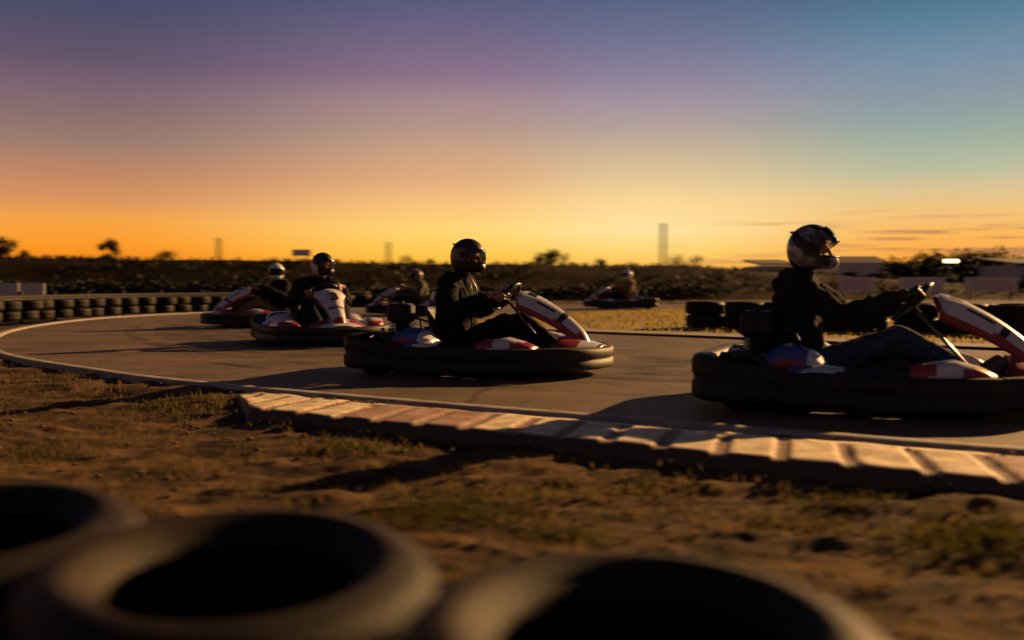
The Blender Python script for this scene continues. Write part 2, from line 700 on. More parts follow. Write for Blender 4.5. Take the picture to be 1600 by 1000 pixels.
# infield
mb = MB()
inn = INNER
poly = [tuple(p) + (0.012,) for p in inn]
mb.add(poly, [tuple(range(len(poly)))])
o = mb.build('infield', M['infield'], smooth=False)
bm = bmesh.new()
bm.from_mesh(o.data)
for f in bm.faces:
    if f.normal.z < 0:
        f.normal_flip()
bmesh.ops.triangulate(bm, faces=bm.faces)
bm.to_mesh(o.data)
bm.free()
struct(o)
struct(strip('infield_kerb', INNER[10:62], -0.55, 0.02, 0.03, M['edge']))

# ------------------------------------------------------------------ dirt verge (near), real lumps
nr, nc = 520, 560
d = 0.35 * (13.5 / 0.35) ** (np.linspace(0, 1, nr))
u = np.linspace(-1, 1, nc)
Y = np.repeat(d[:, None], nc, 1)
X = u[None, :] * (1.3 + 0.72 * Y)
sd = signed_dist(X, Y, OUTER)          # + inside the track
base = -0.018 - 0.062 * np.clip((-sd - 0.2) / 1.5, 0, 1) + 0.03 * np.clip((-sd - 1.2) / 2.0, 0, 1)
lump = 0.032 * fbm(X * 1.1, Y * 1.9, 3, 3) + 0.034 * np.clip(fbm(X * 3.2, Y * 5.5, 3, 9), -0.2, 1) + 0.016 * np.clip(fbm(X * 11, Y * 17, 3, 21), -0.05, 1) + 0.010 * np.clip(fbm(X * 34, Y * 40, 2, 33) - .15, 0, 1)
Z = base + lump
Z = np.where(sd > -0.1, np.minimum(Z, -0.13), Z)
V = np.stack([X.ravel(), Y.ravel(), Z.ravel()], 1)
struct(mesh_np('dirt_verge', V, grid_faces(nr, nc), M['dirt']))


def dirt_z(x, y):
    j = np.clip(np.searchsorted(d, y), 0, nr - 1)
    uu = x / (1.3 + 0.72 * y)
    k = int(np.clip(round((uu + 1) / 2 * (nc - 1)), 0, nc - 1))
    return float(Z[j, k])


# ------------------------------------------------------------------ ripple kerb
KP = []
for p, n in zip(OUTER, nrm):
    KP.append(p)
KP = np.array(KP)
# resample the outer line finely between its right end and the left tip
seg = np.linalg.norm(np.diff(OUTER, axis=0), axis=1)
S = np.concatenate([[0], np.cumsum(seg)])
tip = gp(378, 640)
i_tip = int(np.argmin(np.hypot(OUTER[:, 0] - tip.x, OUTER[:, 1] - tip.y)))
s_tip = S[i_tip] + 0.50
s_beg = s_tip - 10.5
ss = np.arange(s_beg, s_tip, 0.010)
kx = np.interp(ss, S, OUTER[:, 0])
ky = np.interp(ss, S, OUTER[:, 1])
for _ in range(3):
    kk = np.ones(25) / 25
    px_ = np.pad(kx, 12, mode='reflect', reflect_type='odd')
    py_ = np.pad(ky, 12, mode='reflect', reflect_type='odd')
    kx = np.convolve(px_, kk, 'valid')
    ky = np.convolve(py_, kk, 'valid')
P = np.stack([kx, ky], 1)
tk, nk = poly_normals(P)
W = 0.66
tt = np.linspace(0, 1, 26)
rows = []
paint_shade = []
for i, s in enumerate(ss):
    rem = s_tip - s
    wf = min(1.0, 0.25 + rem / 0.9)
    row = []
    for tq in tt:
        off = -0.15 - W * wf * tq
        ph = (s + 0.20 * tq) / 0.25
        saw = ph - math.floor(ph)
        jit = .06 * noise.noise(Vector((math.floor(ph) * 3.7, 0, 1)))
        rip = max(0.0, min(1.0, (0.40 + jit - abs(saw - .5)) / 0.05))
        amp = min(1, max(0, tq - .08) / 0.12) * min(1.0, rem / 0.6)
        z = 0.006 + 0.006 * tq * min(1, rem / .5) + (0.0125 + .004 * jit / .06) * rip * amp
        edge = max(0, (tq - 0.92) / 0.08)
        z -= 0.03 * edge * edge
        z += 0.006 * noise.noise(Vector((s * 5, tq * 4, 0)))
        row.append((P[i, 0] + nk[i, 0] * off, P[i, 1] + nk[i, 1] * off, z))
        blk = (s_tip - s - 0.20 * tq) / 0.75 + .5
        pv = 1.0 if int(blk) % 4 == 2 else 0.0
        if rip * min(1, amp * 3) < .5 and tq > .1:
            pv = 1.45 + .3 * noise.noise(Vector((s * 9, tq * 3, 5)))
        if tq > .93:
            pv = 2.0  # outer edge painted dark to read as shade
        paint_shade.append(pv)
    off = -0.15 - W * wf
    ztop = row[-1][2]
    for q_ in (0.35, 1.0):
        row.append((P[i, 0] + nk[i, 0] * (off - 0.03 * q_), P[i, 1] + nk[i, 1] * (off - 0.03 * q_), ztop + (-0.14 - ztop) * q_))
        paint_shade.append(2.0)  # shade put into the colour of the outer side face
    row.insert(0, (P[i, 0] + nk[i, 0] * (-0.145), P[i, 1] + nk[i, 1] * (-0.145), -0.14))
    paint_shade.insert(len(paint_shade) - len(row) + 1, paint_shade[-len(row) + 1])
    rows.append(row)
mb = MB()
mb.grid(rows)
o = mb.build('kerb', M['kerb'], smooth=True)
a = o.data.attributes.new('paint_shade', 'FLOAT', 'POINT')
a.data.foreach_set('value', paint_shade[:len(o.data.vertices)])
struct(o)

# ------------------------------------------------------------------ grass tufts and stones (uncountable)
def tufts(name, spots, mats, h=(0.03, 0.07), w=0.004):
    vs, fs, mi = [], [], []
    for (x, y, z, k) in spots:
        hh = random.uniform(*h)
        a = random.uniform(0, 6.28)
        dx, dy = math.cos(a), math.sin(a)
        b = random.uniform(0.2, 0.9) * hh
        c = random.uniform(0, 6.28)
        lx, ly = math.cos(c) * b, math.sin(c) * b
        o = len(vs)
        vs += [(x - dx * w, y - dy * w, z - 0.01), (x + dx * w, y + dy * w, z - 0.01),
               (x + dx * w * .7 + lx * .45, y + dy * w * .7 + ly * .45, z + hh * .6), (x - dx * w * .7 + lx * .45, y - dy * w * .7 + ly * .45, z + hh * .6),
               (x + lx, y + ly, z + hh)]
        fs += [(o, o + 1, o + 2, o + 3), (o + 3, o + 2, o + 4)]
        mi += [k, k]
    me = bpy.data.meshes.new(name)
    me.from_pydata(vs, [], fs)
    for m in mats:
        me.materials.append(m)
    me.polygons.foreach_set('material_index', mi)
    me.update()
    o = bpy.data.objects.new(name, me)
    COL.objects.link(o)
    return o


spots = []
for (px, py, rad, n, green) in [(700, 818, .22, 900, .95), (1510, 860, .26, 700, .9), (1110, 728, .22, 420, .9), (280, 652, .3, 350, .7), (650, 688, .3, 420, .7),
                                (540, 716, .22, 300, .6), (1000, 775, .2, 220, .5), (770, 782, .2, 200, .6), (40, 720, .25, 200, .8), (890, 850, .12, 160, .9),
                                (1240, 830, .15, 160, .6), (480, 668, .3, 400, .75), (1320, 800, .15, 130, .7), (150, 600, .5, 300, .7), (890, 700, .3, 300, .6)]:
    c = gp(px, py, -0.09)
    for _ in range(n):
        r = rad * math.sqrt(random.random()) * random.uniform(.4, 1.25)
        a = random.uniform(0, 6.28)
        x, y = c.x + r * math.cos(a) * 1.25, c.y + r * math.sin(a)
        spots.append((x, y, dirt_z(x, y), 0 if random.random() < green else 1))
for _ in range(2600):
    y = random.uniform(1.2, 11)
    x = random.uniform(-1, 1) * (.6 + .58 * y)
    z = dirt_z(x, y)
    if z < -0.128:
        continue
    for q in range(random.randint(2, 7)):
        spots.append((x + random.gauss(0, .025), y + random.gauss(0, .025), z, 0 if random.random() < .2 else 1))
struct(tufts('grass', spots, [M['blade_green'], M['blade_dry']], h=(0.015, 0.042)), 'stuff')

spots = []
while len(spots) < 26000:
    y = random.uniform(11, 34)
    x = random.uniform(-2, 18)
    spots.append((x, y))
A = np.array(spots)
ok = signed_dist(A[:, 0], A[:, 1], INNER) > 0.1
spots = [(x, y, 0.012, 1 if random.random() < .85 else 0) for (x, y), k in zip(spots, ok) if k]
struct(tufts('infield_grass', spots, [M['blade_green'], M['straw']], h=(0.03, 0.07), w=0.012), 'stuff')

mb = MB()
for _ in range(2600):
    y = 1.0 + 9 * random.random() ** 1.3
    x = random.uniform(-1, 1) * (.6 + .58 * y)
    z = dirt_z(x, y)
    if z < -0.128:
        continue
    r = random.uniform(.003, .016)
    vs = []
    for dx, dy, dz in ((1, 0, 0), (-1, 0, 0), (0, 1, 0), (0, -1, 0), (0, 0, .7), (0, 0, -.7), (.6, .6, .3), (-.6, .6, .35), (-.6, -.6, .3), (.6, -.6, .35)):
        vs.append((x + dx * r * random.uniform(.7, 1.3), y + dy * r * random.uniform(.7, 1.3), z + r * .3 + dz * r))
    fs = [(0, 6, 4), (6, 2, 4), (2, 7, 4), (7, 1, 4), (1, 8, 4), (8, 3, 4), (3, 9, 4), (9, 0, 4), (0, 5, 6), (6, 5, 2), (2, 5, 7), (7, 5, 1), (1, 5, 8), (8, 5, 3), (3, 5, 9), (9, 5, 0)]
    mb.add(vs, fs)
struct(mb.build('gravel', M['stone'], smooth=False), 'stuff')


# ------------------------------------------------------------------ tyres
def tyre_profile(ro, ri, w):
    h = w / 2
    pr = []
    # bottom bead -> bottom sidewall -> tread -> top sidewall -> top bead -> inner cavity
    side = [(ri, h * .44), (ri + .003, h * .62), (ri + .014, h * .74), (ri + .018, h * .73), (ri + .026, h * .84), (ri + (ro - ri) * .42, h * .985), (ri + (ro - ri) * .46, h * 1.0), (ri + (ro - ri) * .50, h * .985),
            (ri + (ro - ri) * .70, h * .93), (ri + (ro - ri) * .84, h * .83), (ri + (ro - ri) * .87, h * .79), (ri + (ro - ri) * .95, h * .70), (ro - .004, h * .58)]
    for r, z in side:
        pr.append((r, -z))
    tr = []
    for c in (-.42, -.14, .14, .42):
        tr += [(ro, h * (c - .08)), (ro - .009, h * (c - .045)), (ro - .009, h * (c + .045)), (ro, h * (c + .08))]
    pr += tr
    for r, z in reversed(side):
        pr.append((r, z))
    # cavity
    pr += [(ri + .02, h * .55), (ro - .035, h * .45), (ro - .025, 0), (ro - .035, -h * .45), (ri + .02, -h * .55)]
    return pr


def tyre_mesh(name, ro, ri, w, n, m):
    mb = MB()
    mb.lathe(tyre_profile(ro, ri, w), n)
    o = mb.build(name, m, auto=50)
    me = o.data
    bpy.data.objects.remove(o)
    return me


tm_near = tyre_mesh('old_tyre', .31, .190, .175, 96, M['rubber'])
tm_far = tyre_mesh('barrier_tyre', .30, .18, .20, 28, M['rubber_far'])


def put_tyre(me, name, x, y, z, label, group, tilt=0.03):
    o = bpy.data.objects.new(name, me)
    COL.objects.link(o)
    o.location = (x, y, z)
    o.rotation_euler = (random.gauss(0, tilt), random.gauss(0, tilt), random.uniform(0, 6.28))
    return tag(o, label, 'tyre', group)


G = 'old tyres stacked in the foreground'
near_st = [(-0.99, 1.765, 'left edge stack beside the dirt'), (-0.430, 1.520, 'middle stack'), (0.165, 1.245, 'right stack')]
TOPZ = CAM_H - 0.420
desc_top = ['topmost dusty black tyre cut off by the left edge of the frame',
            'dusty black tyre seen whole in the foreground, topmost of the middle stack',
            'topmost dusty black tyre of the right stack, cut off by the bottom edge']
desc_bot = ['black tyre under the tyre cut off by the left edge of the frame',
            'black tyre in shadow beneath the tyre seen whole in the foreground',
            'black tyre beneath the tyre cut off by the bottom edge of the frame']
for i, (x, y, _) in enumerate(near_st):
    put_tyre(tm_near, 'tyre', x, y, TOPZ - .0875, desc_top[i], G, .0).rotation_euler = (R((3.5, 3.8, 3.2)[i]), R(.8), 0)
    put_tyre(tm_near, 'tyre', x + random.gauss(0, .006), y + .006, TOPZ - .2540, desc_bot[i], G, .0).rotation_euler = (R((3.5, 3.8, 3.2)[i]), R(.8), 0)

ordn = ['first', 'second', 'third', 'fourth', 'fifth', 'sixth', 'seventh', 'eighth', 'ninth', 'tenth', 'eleventh', 'twelfth', 'thirteenth', 'fourteenth', 'fifteenth', 'sixteenth', 'seventeenth', 'eighteenth', 'nineteenth', 'twentieth']
# infield wall : starts at px 1075 and runs right
p0 = gp(1102, 513)
p1 = gp(1650, 526)
n = 15
dirv = (p1 - p0)
L = dirv.length
n = int(L / .605) + 1
dirv.normalize()
for k in range(n):
    p = p0 + dirv * (.605 * k)
    hi = 2
    for q in range(hi):
        lv = {0: 'bottom', 1: 'middle' if hi == 3 else 'top', 2: 'top'}[q]
        put_tyre(tm_far, 'barrier_tyre', p.x + random.gauss(0, .02), p.y + random.gauss(0, .02), .012 + .1 + .202 * q,
                 f'{lv} tyre of the {ordn[k]} stack from the left end of the infield tyre wall', 'tyres of the infield barrier', .012)
q0 = gp(1095, 500)
for k in range(6):
    px = q0.x + 1.2 + .62 * k
    put_tyre(tm_far, 'barrier_tyre', px, q0.y + 2.2 - .25 * k, .112, f'{ordn[k]} single tyre from the left lying flat on the grass behind the infield tyre wall', 'loose tyres behind the infield barrier', .02)

# outer wall beyond the bend, on the left
LW = np.array(crom([(-12.8, 17.0), (-11.2, 20.5), (-10.8, 24.0), (-9.8, 27.6), (-7.6, 31.2), (-4.6, 34.0)], 20)) * GS
sg = np.concatenate([[0], np.cumsum(np.linalg.norm(np.diff(LW, axis=0), axis=1))])
nst = int(sg[-1] / .62)
for k in range(nst):
    s = sg[-1] - .62 * k
    x = np.interp(s, sg, LW[:, 0])
    y = np.interp(s, sg, LW[:, 1])
    for q in range(2):
        nm = ordn[k] if k < 20 else 'twenty-' + ordn[k - 20] if k < 29 else 'thirtieth'
        put_tyre(tm_far, 'barrier_tyre', x + random.gauss(0, .03), y + random.gauss(0, .03), -.05 + .1 + .202 * q,
                 f'{"top" if q else "bottom"} tyre of the {nm} stack from the far end of the outer tyre wall', 'tyres of the barrier outside the bend', .02)

# guard rail behind the left wall
rail = empty('guard_rail', 'long grey steel guard rail along the back of the left tyre wall', 'guard rail')
t_, n_ = poly_normals(LW)
off = LW - n_ * 0.42
rows = []
for p, nn in zip(off, n_):
    rows.append([(p[0] + nn[0] * a, p[1] + nn[1] * a, z) for a, z in ((0, .30), (.03, .32), (.03, .35), (0, .37), (.03, .39), (.03, .42), (0, .44))])
mb = MB()
mb.grid(rows)
mb.build('rail_beam', M['galv'], rail, solid=.006)
for k in range(0, len(off), 7):
    mb = MB()
    p = off[k] - n_[k] * .05
    mb.box((p[0], p[1], .18), (.07, .07, .68), bev=.01)
    mb.build('post', M['galv'], rail, smooth=False)


# ------------------------------------------------------------------ kart
def sweep(mb, pts, prof, mi=0, caps=True):
    """pts: (x, y, z_bottom, z_top, thickness); outward is the right side of the path"""
    pts = np.array(pts)
    t, nn = poly_normals(pts[:, :2])
    rows = []
    for p, q in zip(pts, nn):
        row = []
        for a, v in prof:
            o = (a - 1) * p[4]
            row.append((p[0] + q[0] * o, p[1] + q[1] * o, p[2] + (p[3] - p[2]) * v))
        rows.append(row)
    mb.grid(rows, mi, closed_v=True)
    if caps:
        k = len(prof)
        b = len(mb.v) - len(rows) * k
        mb.f.append(tuple(b + i for i in range(k)))
        mb.f.append(tuple(b + (len(rows) - 1) * k + i for i in range(k - 1, -1, -1)))
        mb.m += [mi, mi]


BPROF = [(0, .06), (.3, .0), (.75, 0), (.93, .04), (1, .12), (1, .36), (.90, .43), (.90, .52), (1, .59), (1, .86), (.92, .96), (.75, 1.0), (.25, 1.0), (0, .94)]


def fairing_frame(s):
    """s 0..1 bottom -> top : centre, half width"""
    pts = crom([(.895, .235), (.845, .325), (.76, .41), (.65, .495), (.53, .567), (.44, .610), (.37, .628), (.32, .612)], 6)
    i = s * (len(pts) - 1)
    k = min(int(i), len(pts) - 2)
    f = i - k
    p = pts[k] * (1 - f) + pts[k + 1] * f
    t = pts[min(k + 1, len(pts) - 1)] - pts[k]
    t /= np.linalg.norm(t)
    w = np.interp(s, [0, .12, .35, .6, .8, .92, 1], [.085, .080, .100, .150, .205, .215, .15])
    return p, t, w


def make_fairing(number, scheme):
    # scheme colours : 0 white 1 red 2 black 3 blue
    rows, N = [], 21
    ns = 43
    for i in range(ns):
        s = i / (ns - 1)
        p, t, w = fairing_frame(s)
        nx, nz = -t[1], t[0]
        if nz < 0:
            nx, nz = -nx, -nz
        nx, nz = (t[1], -t[0]) if (t[1] * 1 + -t[0] * 0) > 0 and -t[0] > 0 else (nx, nz)
        row = []
        for j in range(N):
            a = -1 + 2 * j / (N - 1)
            y = w * math.sin(a * 1.45) / math.sin(1.45)
            dep = np.interp(s, [0, .2, .6, .9, 1], [.07, .105, .145, .14, .085])
            z_off = -dep * (1 - math.cos(a * 1.45)) / (1 - math.cos(1.45))
            row.append((p[0] + nx * z_off, y, p[1] + nz * z_off))
        rows.append(row)
    mb = MB()
    mb.grid(rows)
    k = 0
    for i in range(ns - 1):
        s = (i + .5) / (ns - 1)
        for j in range(N - 1):
            a = abs(-1 + 2 * (j + .5) / (N - 1))
            m = 0
            if scheme == 0:
                if a > .86:
                    m = 3
                elif a > .78 and s > .1:
                    m = 2
                if s > .93:
                    m = 2
                elif s > .87:
                    m = 1
                elif .30 + .09 * a * a < s < .335 + .09 * a * a and a < .75:
                    m = 2
                if s < .14:
                    m = 1
            elif scheme == 1:
                if a > .70 + .12 * s:
                    m = 1
                if s < .16 and a > .35:
                    m = 1
                if s > .93:
                    m = 1
                if (s - .70) ** 2 / .0035 + (a - .15) ** 2 / .04 < 1:
                    m = 2
                if .345 < s < .372 and a < .66:
                    m = 2
                if .42 < s < .60 and .44 < a < .52:
                    m = 2
            mb.m[k] = m
            k += 1
    return mb


def make_kart(number=False, scheme=1, seat_shift=0.0):
    root = bpy.data.objects.new('racing_kart', None)
    COL.objects.link(root)
    # --- bumpers
    pts = crom([(-.36, .66, .045, .235, .09), (-.55, .69, .045, .25, .10), (-.78, .68, .05, .28, .11), (-.95, .63, .055, .300, .12), (-1.03, .50, .055, .300, .12), (-1.045, .28, .055, .300, .12),
                (-1.045, -.28, .055, .300, .12), (-1.03, -.50, .055, .300, .12), (-.95, -.63, .055, .300, .12), (-.78, -.68, .05, .28, .11), (-.55, -.69, .045, .25, .10), (-.36, -.66, .045, .235, .09)], 5)
    pts = [np.array((-.36 + (p[0] + .36) * .82, *p[1:])) for p in pts]
    mb = MB()
    sweep(mb, pts, BPROF)
    rb = mb.build('rear_bumper', M['plastic'], root)
    for sgn in (1, -1):
        q = [(-.40, -.69, .045, .225, .07), (-.2, -.715, .04, .225, .10), (.1, -.715, .035, .215, .11), (.35, -.70, .035, .215, .11), (.56, -.66, .04, .22, .10), (.68, -.59, .045, .22, .07)]
        if sgn > 0:
            q = [(x, -y, a, b, c) for x, y, a, b, c in reversed(q)]
        mb = MB()
        sweep(mb, crom(q, 5), BPROF)
        mb.build('side_bumper', M['plastic'], root)
    pts = crom([(.64, -.615, .055, .22, .08), (.76, -.56, .055, .225, .10), (.90, -.44, .06, .225, .11), (1.0, -.26, .06, .22, .12), (1.045, 0, .06, .215, .12), (1.0, .26, .06, .22, .12), (.90, .44, .06, .225, .11), (.76, .56, .055, .225, .10), (.64, .615, .055, .22, .08)], 5)
    mb = MB()
    sweep(mb, pts, BPROF)
    mb.build('front_bumper', M['plastic'], root)
    # --- coloured side pods
    for sgn in (1, -1):
        xs = np.linspace(-.42, .62, 27)
        rows = []
        for x in xs:
            e = (x + .42) / 1.04
            h = np.interp(x, [-.42, -.3, -.1, .1, .28, .42, .55, .62], [.25, .262, .25, .245, .285, .300, .265, .225])
            yo = np.interp(x, [-.42, -.2, .3, .5, .62], [.60, .635, .635, .60, .52])
            yi = np.interp(x, [-.42, .0, .3, .62], [.40, .42, .40, .36])
            row = []
            for v, hh in ((0, .10), (.02, .75), (.12, .94), (.4, 1.0), (.75, .97), (.93, .9), (1.0, .72), (1.01, .45)):
                row.append((x, sgn * (yi + (yo - yi) * v), .06 + (h - .06) * hh))
            rows.append(row)
        mb = MB()
        mb.grid(rows)
        for i in range(26):
            x = (xs[i] + xs[i + 1]) / 2
            for j in range(7):
                u = j / 6
                m = 0
                dgl = x + .16 * u
                if dgl < -.26:
                    m = 1
                elif -.26 < dgl < -.16:
                    m = 3
                elif .0 < dgl < .34:
                    m = 2
                elif .34 < dgl < .46:
                    m = 1
                elif dgl > .60:
                    m = 1
                mb.m[i * 7 + j] = m
        mb.build('side_pod', [M['white'], M['red'], M['black'], M['blue']], root, solid=.006)
    # --- engine cover / tank shells beside and behind the seat
    for sgn in (1, -1):
        rows = []
        xs = np.linspace(-.53, -.19, 15)
        for x in xs:
            h = np.interp(x, [-.53, -.49, -.42, -.34, -.26, -.19], [.26, .325, .36, .355, .32, .25])
            yo, yi = .56, .27
            row = []
            for v, hh in ((0, .2), (.0, .7), (.08, .93), (.25, 1.0), (.6, .99), (.86, .90), (.98, .70), (1.0, .3)):
                row.append((x, sgn * (yi + (yo - yi) * v), .10 + (h - .10) * hh))
            rows.append(row)
        mb = MB()
        mb.grid(rows)
        for i in range(14):
            for j in range(7):
                m = 3 if j in (3, 4, 5) else 0
                if j >= 6 and i < 11:
                    m = 1
                if i > 9:
                    m = 0
                mb.m[i * 7 + j] = m
        mb.build('engine_cover' if sgn < 0 else 'tank_cover', [M['white'], M['red'], M['black'], M['blue']], root, solid=.006)
    # --- nose
    rows = []
    for x in np.linspace(.70, 1.0, 11):
        e = (x - .70) / .30
        w = .36 - .20 * e ** 2
        h = .30 - .075 * e
        row = []
        for v in np.linspace(-1, 1, 13):
            row.append((x, w * v, .10 + (h - .10) * (1 - .55 * abs(v) ** 3)))
        rows.append(row)
    mb = MB()
    mb.grid(rows)
    k = 0
    for i in range(10):
        for j in range(12):
            v = abs(-1 + (j + .5) / 6)
            mb.m[k] = 1 if (i < 5 and v > .3) else 0
            if i >= 9:
                mb.m[k] = 2
            k += 1
    mb.build('nose_cone', [M['white'], M['red'], M['black']], root, solid=.006)
    # --- front fairing
    fb = make_fairing(number, 0 if number else scheme)
    fair = fb.build('front_fairing', [M['white'], M['red'], M['black'], M['blue']], root, solid=.008)
    if number:
        cu = bpy.data.curves.new('digit', 'FONT')
        cu.body = '3'
        cu.size = .21
        cu.extrude = .003
        cu.offset = .008
        cu.align_x = 'CENTER'
        cu.align_y = 'CENTER'
        to = bpy.data.objects.new('digit', cu)
        COL.objects.link(to)
        dg = bpy.context.evaluated_depsgraph_get()
        me = bpy.data.meshes.new_from_object(to.evaluated_get(dg))
        bpy.data.objects.remove(to)
        p, t, w = fairing_frame(.50)
        up = Vector((t[0], 0, t[1])).normalized()
        rt = Vector((0, 1, 0))       # seen from the front the reader's right is +Y
        nrm_ = rt.cross(up).normalized()
        if nrm_.x < 0:
            nrm_ = -nrm_
        me.materials.append(M['black'])
        do = bpy.data.objects.new('race_number', me)
        COL.objects.link(do)
        do.parent = fair
        mt = Matrix((rt, up, nrm_)).transposed().to_4x4()
        mt.translation = Vector((p[0], 0, p[1])) + nrm_ * .010
        # bend the digit onto the shell
        for v in me.vertices:
            v.co.z -= 0.42 * v.co.x ** 2 / .2
        do.matrix_local = mt
    # --- floor pan and frame
    mb = MB()
    mb.add([(-.5, -.36, .045), (.78, -.30, .045), (.78, .30, .045), (-.5, .36, .045), (-.5, -.36, .05), (.78, -.30, .05), (.78, .30, .05), (-.5, .36, .05)],
           [(0, 1, 2, 3), (4, 5, 6, 7), (0, 1, 5, 4), (1, 2, 6, 5), (2, 3, 7, 6), (3, 0, 4, 7)])
    mb.build('floor_pan', M['darkmetal'], root, smooth=False)
    mb = MB()
    for sgn in (1, -1):
        mb.tube(crom([(-.87, sgn * .30, .12), (-.7, sgn * .36, .08), (-.3, sgn * .38, .07), (.3, sgn * .36, .07), (.7, sgn * .30, .07), (.96, sgn * .22, .12)], 4), .015, 8)
        mb.tube([(-.25, sgn * .38, .08), (-.25, sgn * .64, .13)], .011, 6)
        mb.tube([(.35, sgn * .36, .08), (.35, sgn * .64, .12)], .011, 6)
    mb.tube([(-.87, -.3, .12), (-.87, .3, .12)], .015, 8)
    mb.tube([(.96, -.22, .12), (.96, .22, .12)], .015, 8)
    mb.build('chassis_frame', M['metal'], root)
    # --- wheels
    for (x, y, r, w) in ((-.62, .53, .142, .20), (-.62, -.53, .142, .20), (.50, .46, .13, .13), (.50, -.46, .13, .13)):
        mb = MB()
        h = w / 2
        mb.lathe([(r * .52, -h * .8), (r * .7, -h), (r * .9, -h * .92), (r, -h * .72), (r, -h * .2), (r - .003, 0), (r, h * .2), (r, h * .72), (r * .9, h * .92), (r * .7, h), (r * .52, h * .8)], 28, 'y', close=False)
        wh = mb.build('rear_wheel' if x < 0 else 'front_wheel', M['rubber_far'], root)
        wh.location = (x, y, r + .002)
        mb = MB()
        mb.lathe([(.02, -h * .3), (r * .5, -h * .5), (r * .54, -h * .82), (r * .50, -h * .82), (r * .46, 0), (r * .5, h * .82), (r * .54, h * .82), (r * .5, h * .5), (.02, h * .3)], 20, 'y', close=False)
        mb.build('rim', M['metal'], wh)
    mb = MB()
    mb.tube([(-.62, -.52, .144), (-.62, .52, .144)], .02, 10)
    mb.lathe([(.02, -.006), (.09, -.006), (.09, .006), (.02, .006)], 24, 'y', c=(-.62, .18, .144))
    mb.build('rear_axle', M['metal'], root)
    # --- wheel fenders
    for sgn in (1, -1):
        rows = []
        for a in np.linspace(20, 165, 13):
            row = []
            for v in (-1, -.85, .85, 1):
                rr = .175 if abs(v) < .9 else .16
                row.append((-.64 + rr * math.cos(R(a)) * 1.08, sgn * .53 + v * .105, .15 + rr * math.sin(R(a))))
            rows.append(row)
        mb = MB()
        mb.grid(rows)
        mb.build('fender', M['plastic'], root, solid=.005)
    # --- seat
    rows = []
    prof = crom([(.10 + seat_shift, .115), (.02 + seat_shift, .085), (-.14 + seat_shift, .068), (-.27 + seat_shift, .10), (-.355 + seat_shift, .20), (-.405 + seat_shift, .34), (-.44 + seat_shift, .50)], 4)
    for i, p in enumerate(prof):
        e = i / (len(prof) - 1)
        w = np.interp(e, [0, .3, .6, .85, 1], [.17, .20, .215, .20, .13])
        side = np.interp(e, [0, .3, .6, .85, 1], [.05, .13, .17, .12, .03])
        dirx = np.interp(e, [0, .45, .7, 1], [0, .15, .85, 1.0])
        dirz = math.sqrt(max(0, 1 - dirx * dirx))
        row = []
        for v in np.linspace(-1, 1, 15):
            k = abs(v) ** 2.6
            row.append((p[0] + dirx * side * k, w * math.copysign(abs(v) ** .8, v), p[1] + dirz * side * k))
        rows.append(row)
    mb = MB()
    mb.grid(rows)
    mb.build('seat', M['plastic'], root, solid=.008)
    # --- engine on the right, with its air box
    ex, ey = -.61, -.17
    mb = MB()
    mb.box((ex, ey, .20), (.24, .20, .20), bev=.02)
    for k in range(6):
        mb.box((ex + .02, ey, .305 + .014 * k), (.17, .17, .006), bev=.002)
    mb.tube([(ex + .02, ey, .28), (ex + .02, ey, .40)], .055, 12)
    en = mb.build('engine', M['darkmetal'], root, auto=30)
    mb = MB()
    mb.box((ex + .01, ey, .455), (.185, .17, .15), bev=.022)
    mb.tube([(ex + .01, ey, .53), (ex + .01, ey, .548)], .022, 10)
    mb.build('air_box', M['plastic'], en, auto=35)
    mb = MB()
    mb.tube(crom([(ex - .08, ey + .05, .30), (ex - .13, ey + .08, .30), (ex - .16, ey + .16, .27), (ex - .16, ey + .36, .25)], 4), .028, 10)
    mb.tube([(ex - .16, ey + .30, .25), (ex - .16, ey + .56, .25)], .05, 12)
    mb.build('exhaust', M['metal'], en)
    for dx, dz in ((-.10, .33), (-.10, .27), (.06, .28)):
        mb = MB()
        mb.tube([(ex + dx, ey - .085, dz), (ex + dx, ey - .115, dz)], .013, 8)
        mb.build('bolt', M['metal'], en)
    mb = MB()
    mb.tube(crom([(ex + .09, ey - .04, .44), (ex + .22, ey - .12, .42), (ex + .34, ey - .24, .30), (.1, -.33, .10), (.6, -.2, .07)], 6), .006, 6)
    mb.build('throttle_cable', M['black'], en)
    mb = MB()
    mb.tube(crom([(ex + .09, ey + .04, .42), (ex + .2, ey + .1, .38), (ex + .25, ey + .3, .30), (-.3, .36, .27)], 6), .008, 6)
    mb.build('fuel_hose', M['black'], en)
    # --- steering
    C = Vector((.21, 0, .575))
    mb = MB()
    mb.tube([C + Vector((.02, 0, -.02)), Vector((.62, 0, .10))], .011, 8)
    mb.tube([(.30, -.02, .30), (.46, -.16, .07)], .009, 6)
    mb.tube([(.30, .02, .30), (.46, .16, .07)], .009, 6)
    mb.build('steering_column', M['metal'], root)
    mb = MB()
    u = Vector((.707, 0, .707))
    r_ = Vector((0, 1, 0))
    ring = []
    for k in range(40):
        a = 2 * math.pi * k / 40
        rr = .150
        du = max(-.118, min(.150, math.sin(a) * rr))
        ring.append(C + u * du + r_ * math.cos(a) * rr)
    ring.append(ring[0])
    ring.append(ring[1])
    mb.tube(ring, .0145, 8, caps=False)
    for a in (0, 180, 270):
        mb.tube([C - Vector((.707, 0, -.707)) * -.02, C + (u * math.sin(R(a)) + r_ * math.cos(R(a))) * (.14 if a != 270 else .115)], .011, 6)
    nm = Vector((-.707, 0, .707))
    rot = Matrix((u, r_, nm)).transposed()
    mb.box(C + nm * .005, (.10, .12, .03), rot=rot, bev=.01)
    mb.box(C + u * .10 + nm * .012, (.08, .17, .022), rot=rot, bev=.008)
    mb.build('steering_wheel', M['black'], root)
